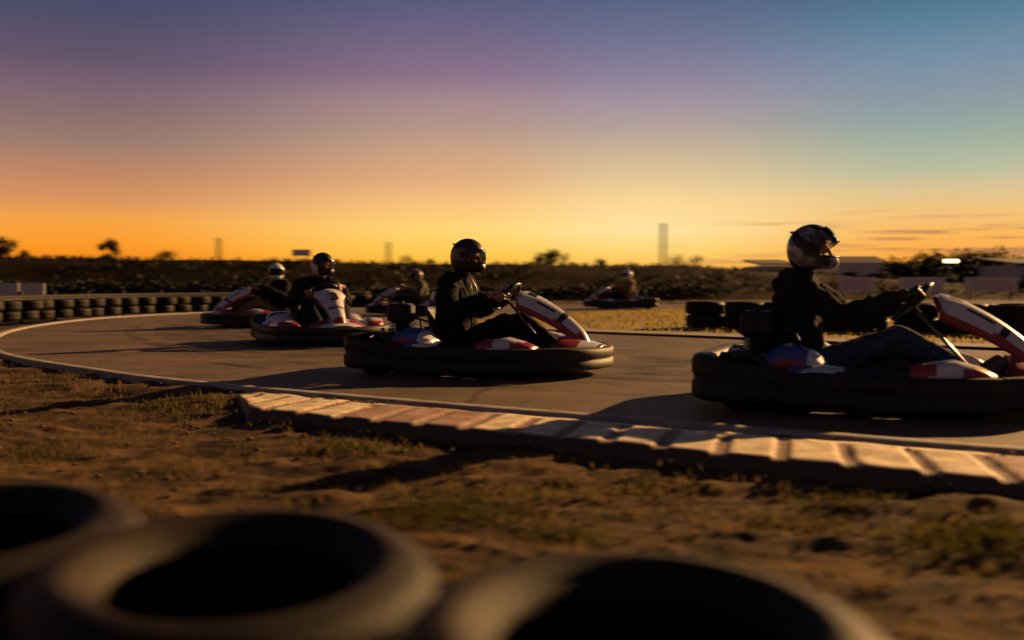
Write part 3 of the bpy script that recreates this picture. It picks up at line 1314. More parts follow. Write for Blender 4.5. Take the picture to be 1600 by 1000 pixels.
    # --- pedals
    for sgn in (1, -1):
        mb = MB()
        mb.tube([(.72, sgn * .13, .06), (.70, sgn * .13, .20)], .008, 6)
        mb.box((.695, sgn * .13, .21), (.012, .07, .08), bev=.004)
        mb.build('pedal', M['metal'], root)
    # --- tank behind the column
    mb = MB()
    mb.box((.42, 0, .12), (.20, .22, .14), bev=.03)
    mb.build('fuel_tank', M['plastic'], root)
    return root


# ------------------------------------------------------------------ driver
def lerp(a, b, t):
    return a + (b - a) * t


def helmet_surf(az, el, k=1.0):
    """az 0 = forward ; returns local point about the head centre"""
    f = max(0.0, math.cos(az))
    x = math.cos(el) * math.cos(az) * .142
    y = math.cos(el) * math.sin(az) * .120
    z = math.sin(el) * .142
    lo = max(0.0, min(1.0, (-el - R(6)) / R(34)))
    lo = lo * lo * (3 - 2 * lo)
    x += .042 * f ** 1.5 * lo
    if el < -R(35):
        q = min(1, (-el - R(35)) / R(22))
        x *= 1 - .05 * q
        y *= 1 - .02 * q
    # back of the shell hangs lower
    z += -.012 * lo * (1 - f)
    return Vector((x, y, z)) * k


def make_helmet(name, root, loc, pitch, yaw, shell, accent, visor, raised=False, pattern=None, res=1):
    NE, NA = (34, 60) if res else (20, 36)
    e0, e1 = R(-52), R(89)
    rows = []
    els = np.linspace(e0, e1, NE)
    azs = np.linspace(-math.pi, math.pi, NA, endpoint=False)
    mb = MB()
    for el in els:
        mb.v += [tuple(helmet_surf(a, el)) for a in azs]
    for i in range(NE - 1):
        for j in range(NA):
            j2 = (j + 1) % NA
            el = (els[i] + els[i + 1]) / 2
            az = azs[j] + math.pi / NA
            if az > math.pi:
                az -= 2 * math.pi
            if abs(az) < R(64) and R(-15) < el < R(24):
                continue
            mb.f.append((i * NA + j, i * NA + j2, (i + 1) * NA + j2, (i + 1) * NA + j))
            m = 0
            if pattern == 'side' and R(-14) < el < R(26) and R(70) < abs(az) < R(150):
                m = 1
            elif pattern == 'top' and el > R(50) and abs(az) < R(130):
                m = 1
            elif pattern == 'swirl' and math.sin(3 * az + 5 * el) > .25 and abs(az) > R(40):
                m = 1
            elif pattern == 'lower' and el < R(-2) and abs(az) > R(75):
                m = 1
            mb.m.append(m)
    mb.f.append(tuple((NE - 1) * NA + j for j in range(NA)))
    mb.m.append(0)
    # spoiler lip at the rear top and a vent in the chin bar
    for a in (-25, 0, 25):
        p = helmet_surf(R(180 + a), R(38), 1.02)
        mb.box(p, (.03, .03, .012), bev=.004, mi=0)
    h = mb.build(name, [shell, accent], None, solid=.010)
    h.parent = root
    h.location = loc
    h.rotation_euler = (0, pitch, yaw)
    # rubber trim round the opening
    tr = MB()
    loop = []
    for az in np.linspace(-64, 64, 22):
        loop.append(helmet_surf(R(az), R(24.5), 1.004))
    for el in np.linspace(20, -12, 6):
        loop.append(helmet_surf(R(66), R(el), 1.004))
    for az in np.linspace(64, -64, 22):
        loop.append(helmet_surf(R(az), R(-16.5), 1.004))
    for el in np.linspace(-12, 20, 6):
        loop.append(helmet_surf(R(-66), R(el), 1.004))
    loop += loop[:2]
    tr.tube(loop, .0055, 6, caps=False)
    tr.build('helmet_trim', M['black'], h)
    vb = MB()
    rows = []
    lo, hi = (-17, 27)
    for el in np.linspace(lo, hi, 10):
        rows.append([helmet_surf(R(a), R(el), 1.045) for a in np.linspace(-78, 78, 26)])
    if raised:
        # swing about the ear axis
        rm = Matrix.Rotation(R(-34), 3, 'Y')
        rows = [[rm @ p * 1.015 for p in r] for r in rows]
    vb.grid(rows)
    vb.build('visor', visor, h, solid=.002)
    for s in (1, -1):
        kb = MB()
        p = helmet_surf(R(s * 84), R(6), 1.03)
        kb.tube([p * .97, p * 1.035], .02, 12)
        kb.build('visor_pivot', M['black'], h)
    return h


def make_person(name, label, pose, kart_loc, kart_rz, voxel, jacket_m, leg_m, helm, head_yaw=0.0):
    P = {k: Vector(v) for k, v in pose.items() if not isinstance(v, (int, float))}
    yl = lambda v: Vector((v.x, -v.y, v.z))
    near = voxel < .007
    body = MB()
    pel, chest, neck, head = P['pelvis'], P['chest'], P['neck'], P['head']

    def cap(mb, pts, rads, n=14):
        mb.tube(pts, rads, n, round_ends=True)

    # ---- body
    wy = Vector((0, 1, 0))
    cap(body, [pel - wy * .075, pel + wy * .075], [.105, .105])
    for s in (-1, 1):
        cap(body, [pel + wy * s * .05, lerp(pel, chest, .5) + wy * s * .05, chest + wy * s * .07], [.10, .10, .105])
    cap(body, [P['shoulder'] , yl(P['shoulder'])], [.062, .062])
    cap(body, [chest, neck], [.09, .055])
    cap(body, [neck, head + Vector((-.01, 0, -.05))], [.052, .055])
    # head : cranium, jaw, nose, lips, ears, brow, eyes
    cap(body, [head + Vector((-.02, 0, .025)), head + Vector((.012, 0, .03))], [.078, .074])
    cap(body, [head + Vector((.02, 0, -.02)), head + Vector((.045, 0, -.075))], [.062, .036])
    cap(body, [head + Vector((.088, 0, .012)), head + Vector((.103, 0, -.022))], [.009, .014], 8)
    cap(body, [head + Vector((.076, -.02, -.053)), head + Vector((.076, .02, -.053))], [.010, .010], 8)
    cap(body, [head + Vector((.076, -.035, .022)), head + Vector((.080, 0, .026)), head + Vector((.076, .035, .022))], [.011, .010, .011], 8)
    for s in (-1, 1):
        cap(body, [head + Vector((.070, s * .030, .004)), head + Vector((.073, s * .031, .004))], [.011, .011], 8)
        cap(body, [head + Vector((-.01, s * .078, -.02)), head + Vector((-.018, s * .08, .022))], [.012, .016], 8)
    wheel_c = Vector((.21, 0, .575))
    u = Vector((.707, 0, .707))
    nrm_ = Vector((-.707, 0, .707))
    st = pose.get('steer', 0.0)
    jack, legs = MB(), MB()
    shoe_l, glove_l = [], []
    for s in (-1, 1):
        mir = (lambda v: v) if s < 0 else yl
        sh, el = mir(P['shoulder']), mir(P['elbow'])
        a = R(st) + (0 if s > 0 else math.pi) + (R(12) if s > 0 else -R(12))
        rdir = (wy * math.cos(a) + u * math.sin(a)).normalized()
        tan = (u * math.cos(a) - wy * math.sin(a)).normalized()
        if s < 0:
            tan = -tan
        rim = wheel_c + rdir * .150
        wrist = rim + nrm_ * .055 + rdir * .055 - tan * .045
        fwd = (wrist - el).normalized()
        cap(body, [sh, lerp(sh, el, .5), el], [.055, .046, .038])
        cap(body, [el, lerp(el, wrist, .4), wrist], [.038, .037, .026])
        # palm
        hand = []

        def hcap(pts, rads, n=10):
            hand.append((pts, rads))
            cap(body, pts, rads, n)
        kn = []
        for i in range(4):
            o = tan * (.030 - .0205 * i)
            kn.append(rim + (rdir * math.cos(R(38)) + nrm_ * math.sin(R(38))) * .034 + o)
        for k_ in kn:
            hcap([wrist, lerp(wrist, k_, .55), k_], [.017, .0155, .0125], 10)
        # fingers curl round the rim
        for i in range(4):
            o = tan * (.030 - .0205 * i)
            span = (200, 225, 215, 180)[i]
            pts = []
            for q in range(6):
                ang = R(36 - span * q / 5)
                pts.append(rim + (rdir * math.cos(ang) + nrm_ * math.sin(ang)) * (.0262 if q else .032) + o)
            hcap(pts, [.0105, .010, .0095, .009, .0085, .0075], 8)
        # thumb over the near side of the rim
        th = [lerp(wrist, kn[0], .35) + tan * .016, rim + nrm_ * .036 + tan * .046 + rdir * .012, rim + nrm_ * .030 + tan * .052 - rdir * .016, rim + nrm_ * .016 + tan * .050 - rdir * .030]
        hcap(th, [.014, .0125, .011, .009], 8)
        if pose.get('gloves', 0):
            gl = MB()
            for pts_, rr_ in hand:
                cap(gl, pts_, [q_ + .003 for q_ in rr_], 10)
            cap(gl, [wrist, lerp(wrist, el, .16)], [.034, .036])
            glove_l.append(gl)
        # legs
        hip, kne, ank, toe = mir(P['hip']), mir(P['knee']), mir(P['ankle']), mir(P['toe'])
        cap(body, [hip, lerp(hip, kne, .5), kne], [.080, .066, .052])
        cap(body, [kne, lerp(kne, ank, .35), ank], [.052, .050, .034])
        cap(body, [ank, lerp(ank, toe, .4), toe], [.036, .034, .026])
        # clothes
        cap(jack, [sh, lerp(sh, el, .5), el], [.078, .068, .060])
        cuff = lerp(el, wrist, .86)
        cap(jack, [el, lerp(el, wrist, .45), cuff], [.060, .056, .040])
        cap(jack, [lerp(el, wrist, .78), lerp(el, wrist, .86)], [.045, .042])
        cap(legs, [hip, lerp(hip, kne, .5), kne], [.098, .084, .068])
        cap(legs, [kne, lerp(kne, ank, .4), lerp(kne, ank, .92)], [.068, .064, .052])
        cap(legs, [pel - wy * .085, pel + wy * .085], [.118, .118])
        shoes = MB()
        shoe_l.append(shoes)
        heel = ank + Vector((-.035, 0, -.045))
        cap(shoes, [heel, lerp(heel, toe, .5) + Vector((0, 0, .012)), toe], [.040, .043, .036])
        cap(shoes, [ank + Vector((0, 0, .03)), ank], [.047, .047])
        cap(shoes, [heel + (toe - heel) * .0 + Vector((0, -.0, -.02)), lerp(heel, toe, .6), toe + (toe - heel) * .06], [.034, .038, .034])
    cap(jack, [pel + Vector((.0, -.08, .02)), pel + Vector((.0, .08, .02))], [.128, .128])
    for s in (-1, 1):
        cap(jack, [pel + wy * s * .065, lerp(pel, chest, .5) + wy * s * .07, chest + wy * s * .085], [.125, .126, .124])
    cap(jack, [P['shoulder'], yl(P['shoulder'])], [.080, .080])
    cap(jack, [chest, lerp(chest, neck, .8)], [.12, .082])
    # hood lying on the back, collar and kangaroo pocket edge
    for a in np.linspace(-110, 110, 9):
        c = neck + Vector((-.075 * math.cos(R(a)) - .012, .095 * math.sin(R(a)), .005 - .03 * (1 - math.cos(R(a))) * .5))
        cap(jack, [c + Vector((-.02, 0, -.055)), c], [.040, .032], 10)
    cap(jack, [neck + Vector((-.11, -.05, -.06)), neck + Vector((-.11, .05, -.06))], [.05, .05])
    bo = remesh(body, 'person', [M['skin']], voxel, 3)
    tag(bo, label, 'person', 'kart drivers')
    bo.location = kart_loc
    bo.rotation_euler = (0, 0, kart_rz)
    remesh(jack, 'hooded_jacket', [jacket_m], voxel * 1.5, 3, bo, wrinkle=.014, wscale=10)
    remesh(legs, 'trousers', [leg_m], voxel * 1.5, 4, bo, wrinkle=.009, wscale=11)
    for gl in glove_l:
        remesh(gl, 'glove', [M['black']], .0042, 2, bo)
    for sh_ in shoe_l:
        remesh(sh_, 'shoe', [M['shoe']], voxel * 1.4, 3, bo)
    make_helmet('helmet', bo, head + Vector((.0, 0, .010)), R(pose.get('hpitch', 4)), R(head_yaw), res=1 if near else 0, **helm)
    # drawstrings and buttons that catch the light
    if near and pose.get('strings', 1):
        mb = MB()
        for s in (-1, 1):
            a = neck + Vector((.075, s * .04, -.02))
            mb.tube(crom([a, a + Vector((.035, s * .008, -.07)), a + Vector((.045, s * .012, -.15))], 4), .0035, 6, round_ends=True)
        mb.build('drawstring', M['metal'], bo)
    return bo


POSE_UP = dict(pelvis=(-.19, 0, .205), chest=(-.205, 0, .575), neck=(-.165, 0, .745), head=(-.105, 0, .885), shoulder=(-.195, -.185, .675), elbow=(-.125, -.315, .455),
               hip=(-.12, -.095, .20), knee=(.27, -.19, .395), ankle=(.63, -.145, .155), toe=(.74, -.15, .24), steer=6, hpitch=5)
POSE_BACK = dict(pelvis=(-.36, 0, .205), chest=(-.405, 0, .565), neck=(-.375, 0, .735), head=(-.32, 0, .875), shoulder=(-.375, -.19, .665), elbow=(-.135, -.30, .50),
                 hip=(-.28, -.095, .20), knee=(.15, -.19, .375), ankle=(.56, -.15, .16), toe=(.66, -.155, .25), steer=-4, hpitch=3, strings=0, gloves=1)

def vary(p, dx=0.0, dy=0.0, dz=0.0, steer=None, elbow=0.0):
    q = {k: (Vector(v) if not isinstance(v, (int, float)) else v) for k, v in p.items()}
    for k, f in (('chest', .6), ('neck', 1.0), ('head', 1.15), ('shoulder', .9)):
        q[k] = q[k] + Vector((dx * f, dy * f if k != 'shoulder' else 0, dz * f))
    q['elbow'] = q['elbow'] + Vector((dx * .4, -elbow, elbow * .4 + dz * .4))
    if steer is not None:
        q['steer'] = steer
    return q


M['tan_cloth'] = mat('tan_cloth', (0.16, 0.095, 0.045), 0.9, var=0.2, scale=30)
M['olive_cloth'] = mat('olive_cloth', (0.085, 0.075, 0.035), 0.9, var=0.2, scale=30)

# ------------------------------------------------------------------ place karts and drivers
karts = [
    # px of the driver's helmet, depth, heading (deg), kind
    dict(px=731, dep=7.80, hd=-20, pose=POSE_UP, vox=.0055, jm='hoodie', lm='trousers', hy=-4,
         helm=dict(shell=M['helm_black'], accent=M['helm_grey'], visor=M['visor'], pattern='side'),
         klabel='racing kart side-on in the middle of the bend, ahead of the number 3 kart',
         plabel='person in black hoodie and black helmet driving the side-on kart in the middle', seat=0.0),
    dict(px=1268, dep=5.75, hd=-22, pose=POSE_BACK, vox=.0055, jm='hoodie2', lm='jeans', hy=-2,
         helm=dict(shell=M['helm_silver'], accent=M['helm_black'], visor=M['visor'], raised=True, pattern='swirl'),
         klabel='racing kart with red and white fairing running out of frame past the kerb',
         plabel='person in blue jeans leaning back with straight arms and a silver and black helmet', seat=-.17),
    dict(px=499, dep=11.6, hd=-65, pose=vary(POSE_UP, .03, .035, .01, 14, .02), vox=.007, jm='hoodie', lm='trousers', hy=34,
         helm=dict(shell=M['helm_black'], accent=M['helm_white'], visor=M['visor'], pattern='lower'),
         klabel='racing kart with black number 3 on its white front fairing', number=True,
         plabel='person in dark hoodie with black and white helmet driving the number 3 kart', seat=0.0),
    dict(px=430, dep=16.0, hd=-142, pose=vary(POSE_UP, -.03, .05, -.02, 24, .03), vox=.009, jm='hoodie', lm='tan_cloth', hy=65,
         helm=dict(shell=M['helm_white'], accent=M['helm_white'], visor=M['visor_dark']),
         klabel='racing kart turning into the bend just behind the number 3 kart',
         plabel='person in black with plain white helmet driving just behind the number 3 kart', seat=0.0),
    dict(px=650, dep=21.5, hd=-172, pose=vary(POSE_UP, .05, -.02, -.03, -6, .0), vox=.011, jm='olive_cloth', lm='trousers', hy=0,
         helm=dict(shell=M['helm_grey'], accent=M['helm_white'], visor=M['visor_dark'], pattern='top'),
         klabel='distant racing kart half hidden behind the black helmeted driver in the middle',
         plabel='person with brown helmet topped white, half hidden behind the driver in the middle', seat=0.0),
    dict(px=980, dep=27.0, hd=-176, pose=vary(POSE_UP, -.05, .0, .02, 0, .02), vox=.012, jm='tan_cloth', lm='trousers', hy=0,
         helm=dict(shell=M['helm_white'], accent=M['helm_white'], visor=M['visor_dark']),
         klabel='farthest racing kart, alone on the back straight beyond the infield grass',
         plabel='person with white helmet alone on the back straight beyond the infield grass', seat=0.0),
]
proto = {}
for K in karts:
    key = (K.get('number', False), K['seat'])
    if key not in proto:
        k = make_kart(number=key[0], seat_shift=key[1])
        proto[key] = k
    else:
        k = copy_tree(proto[key])
    hx = K['pose']['head'][0]
    a = R(K['hd'])
    hp = at(K['px'], 443, K['dep'])
    loc = (hp.x - hx * math.cos(a), hp.y - hx * math.sin(a), 0.0)
    k.location = loc
    k.rotation_euler = (0, 0, a)
    tag(k, K['klabel'], 'racing kart', 'racing karts on the track')
    make_person('person', K['plabel'], K['pose'], loc, a, K['vox'], M[K['jm']], M[K['lm']], K['helm'], K['hy'])

# ------------------------------------------------------------------ background
# earth bank, one long rise behind the track
bx = np.linspace(-75, 60, 260)
vv = np.linspace(0, 1, 26)
yb = 49 + 3 * np.sin(bx * .05)
BX = np.repeat(bx[:, None], 26, 1)
VV = np.repeat(vv[None, :], 260, 0)
hgt = np.interp(bx, [-75, -30, -14, 0, 8, 9, 13, 19, 26, 60], [2.36, 2.17, 1.88, 1.74, 1.66, 1.72, 1.52, 1.15, .7, .6])
prof = np.interp(vv, [0, .25, .45, .6, .8, 1], [0, .35, .8, 1.0, 1.0, .8])
BZ = hgt[:, None] * prof[None, :] + .22 * fbm(BX * .35, VV * 9, 4, 51) * np.clip(prof * 1.6, 0, 1)[None, :] * .7 - .16 * (1 - np.clip(VV * 8, 0, 1))
BY = yb[:, None] + VV * 14
V = np.stack([BX.ravel(), BY.ravel(), BZ.ravel()], 1)
F = grid_faces(260, 26)[:, ::-1]
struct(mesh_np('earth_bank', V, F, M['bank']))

# rough growth along the crest and face of the bank
spots = []
for _ in range(9000):
    x = random.uniform(-40, 40)
    v = random.uniform(.1, .85)
    i_ = int(np.clip((x + 75) / 135 * 259, 0, 258))
    j_ = int(v * 25)
    if noise.noise(Vector((x * .22, v * 3, 2))) + random.uniform(-.4, .4) < -.05:
        continue
    spots.append((float(BX[i_, j_]), float(BY[i_, j_]) + random.uniform(-.2, .2), float(BZ[i_, j_]), 0 if random.random() < .5 else 1))
spots = [(x + random.uniform(-.3, .3), y, z, k) for x, y, z, k in spots]
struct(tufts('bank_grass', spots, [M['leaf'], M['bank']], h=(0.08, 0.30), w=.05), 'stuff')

# wooded rise on the right, far
hx_ = np.linspace(10, 130, 120)
HX = np.repeat(hx_[:, None], 14, 1)
vv = np.linspace(0, 1, 14)
HV = np.repeat(vv[None, :], 120, 0)
hh = np.interp(hx_, [10, 22, 34, 50, 70, 130], [.4, 1.2, 3.0, 4.0, 4.0, 4.5])
HZ = hh[:, None] * np.sin(HV * math.pi * .5) + .5 * fbm(HX * .2, HV * 6, 3, 77) - .3
HY = 118 + HV * 40
V = np.stack([HX.ravel(), HY.ravel(), HZ.ravel()], 1)
struct(mesh_np('hill', V, grid_faces(120, 14)[:, ::-1], M['leaf']))


def make_tree(name, x, y, z0, h, rad, n, leafm, label, group, trunk_frac=.35, flat=1.0, seed=0):
    rnd = random.Random(seed)
    root = empty(name, label, 'tree' if 'tree' in name else 'bush', (x, y, z0), rnd.uniform(0, 6), group)
    mb = MB()
    th = h * (trunk_frac + .25)
    mb.tube(crom([(0, 0, -.2), (rnd.gauss(0, .03) * h, 0, th * .5), (rnd.gauss(0, .05) * h, rnd.gauss(0, .03) * h, th)], 4), np.linspace(h * .035, h * .012, 9), 8)
    blobs = []
    for k in range(7):
        a = rnd.uniform(0, 6.28)
        e = rnd.uniform(.15, .8)
        c = Vector((math.cos(a) * rad * e, math.sin(a) * rad * e, h * lerp(trunk_frac + .12, .86, rnd.random())))
        blobs.append((c, rad * rnd.uniform(.38, .68)))
        mb.tube([(0, 0, th * rnd.uniform(.55, .95)), tuple(c)], [h * .014, h * .005], 6)
    blobs.append((Vector((0, 0, h * .8)), rad * .5))
    mb.build('trunk', M['bark'], root)
    lb = MB()
    s = h * .035
    for _ in range(n):
        c, r = blobs[rnd.randrange(len(blobs))]
        d_ = Vector((rnd.gauss(0, 1), rnd.gauss(0, 1), rnd.gauss(0, 1) * .8)).normalized()
        p = c + d_ * r * rnd.uniform(.35, 1.05) * flat
        q = Vector((rnd.gauss(0, 1), rnd.gauss(0, 1), rnd.gauss(0, 1))).normalized()
        w = q.cross(d_ + Vector((.01, 0, .02))).normalized()
        ss_ = s * rnd.uniform(.6, 1.5)
        lb.add([p - q * ss_, p + w * ss_ * .6, p + q * ss_, p - w * ss_ * .6], [(0, 1, 2, 3)])
    lb.build('crown', leafm, root, smooth=False)
    return root


def sil(px, dep, h_px, base_py):
    p = at(px, base_py, dep)
    return p, h_px * dep / FPX


i = 0
for px, top, base, dep, rw, nm, lab in [
    (170, 374, 410, 95, .42, 'tree', 'small bare-topped tree standing alone on the bank at far left'),
    (4, 368, 408, 95, .4, 'tree', 'loose tree cut by the left edge of the frame above the bank'),
    (38, 391, 408, 95, .6, 'bush', 'low bush on the bank between the two trees at far left'),
    (262, 392, 410, 100, .6, 'bush', 'low bush on the bank between the lone tree and a lattice tower'),
    (845, 398, 420, 110, .8, 'bush', 'left of the two round bushes on the skyline right of the middle driver'),
    (868, 392, 420, 110, .6, 'tree', 'round tree on the skyline right of the middle driver'),
    (942, 405, 420, 110, .6, 'bush', 'small bush alone on the skyline left of the tall mast'),
    (985, 411, 421, 110, 1.0, 'bush', 'flat low bush on the skyline just left of the tall mast'),
    (1058, 400, 420, 120, .9, 'bush', 'low dense bush on the skyline right beside the tall mast'),
    (1085, 402, 420, 120, .9, 'bush', 'low dense bush on the skyline, second to the right of the tall mast'),
    (640, 402, 416, 110, .7, 'bush', 'low bush on the skyline just left of the middle driver'),
    (672, 404, 417, 110, .7, 'bush', 'low bush on the skyline touching the middle driver shoulder'),
]:
    p, h = sil(px, dep, base - top + 6, base + 6)
    i += 1
    make_tree(nm, p.x, p.y, p.z, h, h * rw, 1500, M['leaf2'], lab, 'trees and bushes on the skyline', -.1 if nm == 'bush' else .0, seed=i)

# trees on the right rise
for k in range(14):
    px = 1396 + 17.5 * k + random.uniform(-5, 5)
    dep = random.uniform(65, 72)
    p = at(px, 443, dep)
    top = 399 + random.uniform(-2, 7)
    z0 = -.16
    h = at(px, top, dep).z - z0
    make_tree('tree', p.x, p.y, z0, h, h * .62, 1500, M['leaf'], f'dark bushy tree, {ordn[k]} from the left in the row behind the advertising boards',
              'trees behind the advertising boards', -.08, seed=100 + k)

# hedge in front of the bank
def hedge(name, P, h, w, label, n):
    root = empty(name, label, 'hedge', (P[0][0], P[0][1], -.1))
    P = [Vector((a - P[0][0], b - P[0][1], 0)) for a, b in P]
    mb = MB()
    tot = sum((b - a).length for a, b in zip(P, P[1:]))
    lb = MB()
    for a, b in zip(P, P[1:]):
        L = (b - a).length
        for _ in range(int(n * L / tot)):
            t = random.random()
            p = lerp(a, b, t)
            hh = h * (.85 + .3 * noise.noise(Vector((p.x * .9, p.y * .9, 3))))
            q = p + Vector((random.gauss(0, w * .4), random.gauss(0, w * .4), hh * random.random() ** .7))
            e = Vector((random.gauss(0, 1), random.gauss(0, 1), random.gauss(0, 1))).normalized()
            f = e.cross(Vector((random.gauss(0, 1), random.gauss(0, 1), random.gauss(0, 1)))).normalized()
            s = random.uniform(.035, .08)
            lb.add([q - e * s, q + f * s * .7, q + e * s, q - f * s * .7], [(0, 1, 2, 3)])
        for k in range(int(L / 1.2)):
            p = lerp(a, b, (k + .5) / max(1, int(L / 1.2)))
            mb.tube([p, p + Vector((0, 0, h * .8))], [.03, .012], 5)
    mb.build('stems', M['bark'], root)
    lb.build('foliage', M['leaf'], root, smooth=False)


hedge('hedge', [(-21, 36.5), (-14, 38.5), (-8, 40.5)], .95, .7, 'long dark hedge below the bank, behind the left tyre wall', 13000)
hedge('hedge', [(-7.2, 41.5), (0, 43), (9, 44.5)], .72, .7, 'low dark hedge below the bank, behind the middle driver', 10000)

# white panels at far left
for px0, px1, lab in ((-6, 30, 'white panel cut by the left edge of the frame, standing before the hedge'), (34, 70, 'white panel standing before the hedge, right of the panel at the frame edge')):
    a = at(px0, 466, 30)
    b = at(px1, 466, 30)
    root = empty('barrier_board', lab, 'panel', ((a.x + b.x) / 2, 30, 0), 0, 'white panels at far left')
    w = b.x - a.x
    z0, z1 = .34, .69
    mb = MB()
    mb.box((0, 0, (z0 + z1) / 2), (w, .05, z1 - z0), bev=.01)
    mb.build('panel_board', M['white_panel'], root, smooth=False)
    for s in (-1, 1):
        mb = MB()
        mb.box((s * w * .4, .06, .30), (.06, .06, .72), bev=.008)
        mb.build('post', M['wood'], root, smooth=False)

# advertising boards on the right
for k, (a_, b_) in enumerate(((1310, 1366), (1404, 1476), (1507, 1590), (1606, 1690))):
    dep = 46
    a = at(a_, 456, dep)
    b = at(b_, 433, dep)
    w = b.x - a.x
    lab = ['pale advertising board nearest the silver helmet', 'pale advertising board in the middle, between two others', 'pale advertising board third from the silver helmet',
           'pale advertising board cut by the right edge of the frame'][k]
    root = empty('advertising_board', lab, 'advertising board', ((a.x + b.x) / 2, dep, -.1), 0, 'advertising boards')
    mb = MB()
    zc = (a.z + b.z) / 2 + .1
    hh = b.z - a.z
    mb.box((0, 0, zc), (w, .06, hh), bev=.01)
    fb = mb.build('board_panel', M['board_face'], root, smooth=False)
    mb = MB()
    for q in range(3):
        zz = zc + hh * (.22 - .22 * q)
        x = -w * .36
        while x < w * .34:
            l = random.uniform(.05, .16)
            mb.box((x + l / 2, -.034, zz), (l, .004, hh * .07))
            x += l + .05
    mb.build('faded_print', M['board_mark'], fb, smooth=False)
    for s in (-1, 1):
        mb = MB()
        mb.box((s * w * .38, .07, zc * .55), (.08, .08, zc * 1.1), bev=.01)
        mb.build('post', M['wood'], root, smooth=False)


# buildings beyond
def building(px0, px1, top, dep, depth_m, label, roof_over=.15, mono=False):
    a = at(px0, 458, dep)
    b = at(px1, top, dep)
    w = b.x - a.x
    h = b.z + .1
    root = empty('building', label, 'building', ((a.x + b.x) / 2, dep + depth_m / 2, -.15))
    mb = MB()
    mb.box((0, 0, h / 2), (w, depth_m, h))
    wl = mb.build('wall', M['white_panel'], root, smooth=False)
    mb = MB()
    y0, y1 = -depth_m / 2 - roof_over, depth_m / 2 + roof_over
    x0, x1 = -w / 2 - roof_over, w / 2 + roof_over
    zl, zh = h + .02, h + (.45 if mono else .6)
    if mono:
        vs = [(x0, y0, zl), (x1, y0, zl), (x1, y1, zh), (x0, y1, zh)]
        vs += [(x, y, z + .12) for x, y, z in vs]
        mb.add(vs, [(0, 1, 2, 3), (4, 5, 6, 7), (0, 1, 5, 4), (1, 2, 6, 5), (2, 3, 7, 6), (3, 0, 4, 7)])
    else:
        mb.add([(x0, y0, zl), (x1, y0, zl), (x1, y1, zl), (x0, y1, zl), (x0, 0, zh), (x1, 0, zh)], [(0, 1, 5, 4), (2, 3, 4, 5), (0, 4, 3), (1, 2, 5), (0, 3, 2, 1)])
    mb.build('roof', M['roof'], root, smooth=False)
    nw = max(2, int(w / 2.2))
    for k in range(nw):
        x = -w / 2 + w * (k + .5) / nw
        mb = MB()
        if k == nw // 2:
            mb.box((x, -depth_m / 2 - .02, h * .33), (.9, .06, h * .66))
            mb.build('door', M['wood'], root, smooth=False)
        else:
            mb.box((x, -depth_m / 2 - .02, h * .58), (1.0, .06, h * .25))
            f = mb.build('window', M['galv'], root, smooth=False)
            mb = MB()
            mb.box((x, -depth_m / 2 - .055, h * .58), (.86, .02, h * .19))
            mb.build('pane', M['window'], f, smooth=False)


building(1308, 1384, 410, 78, 5, 'white low building right of the silver helmet, before the dark trees')
building(1188, 1246, 414, 74, 5, 'pale low building directly behind the silver helmet driver', mono=True)
building(1588, 1680, 413, 60, 5, 'white low building cut by the right edge of the frame', mono=True)

# floodlight
p = at(1483, 408, 60)
fl = empty('floodlight', 'lit floodlight on a thin pole in front of the dark trees', 'floodlight', (p.x, p.y, -.15))
hz = p.z + .15
mb = MB()
mb.tube([(0, 0, 0), (0, 0, hz + .1)], [.05, .035], 8)
mb.build('pole', M['darkmetal'], fl)
mb = MB()
mb.box((0, -.12, hz + .02), (1.0, .26, .26), bev=.03)
lh = mb.build('lamp_housing', M['darkmetal'], fl)
mb = MB()
mb.box((0, -.262, hz), (.86, .02, .17), bev=.006)
mb.build('lens', M['lamp'], lh)


# masts / pylons
def mast(px, top, base, dep, wpx, label, panels):
    p = at(px, base + 10, dep)
    H = (base + 10 - top) * dep / FPX
    w = wpx * dep / FPX
    root = empty('lattice_mast', label, 'lattice mast', (p.x, p.y, p.z), 0, 'lattice masts on the skyline')
    mb = MB()
    r = w * .035
    legs = []
    for sx, sy in ((-1, -1), (1, -1), (1, 1), (-1, 1)):
        mb.tube([(sx * w / 2, sy * w / 2, 0), (sx * w * .42, sy * w * .42, H)], r, 5)
    mb.build('legs', M['pylon'], root)
    mb = MB()
    for k in range(panels):
        z0, z1 = H * k / panels, H * (k + 1) / panels
        a = w / 2 * (1 - .16 * k / panels)
        b = w / 2 * (1 - .16 * (k + 1) / panels)
        cs = [(-1, -1), (1, -1), (1, 1), (-1, 1)]
        for q in range(4):
            c0, c1 = cs[q], cs[(q + 1) % 4]
            mb.tube([(c0[0] * a, c0[1] * a, z0), (c1[0] * b, c1[1] * b, z1)], r * .6, 4)
            mb.tube([(c1[0] * a, c1[1] * a, z0), (c0[0] * b, c0[1] * b, z1)], r * .6, 4)
            mb.tube([(c0[0] * b, c0[1] * b, z1), (c1[0] * b, c1[1] * b, z1)], r * .6, 4)
    mb.build('bracing', M['pylon'], root)


mast(1036, 350, 416, 150, 11, 'tallest lattice mast on the skyline, right of the middle kart', 7)
mast(342, 373, 410, 150, 9, 'lattice mast on the bank left of the white helmet driver', 5)
mast(607, 379, 415, 150, 9, 'lattice mast on the skyline between the number 3 kart and the middle driver', 5)

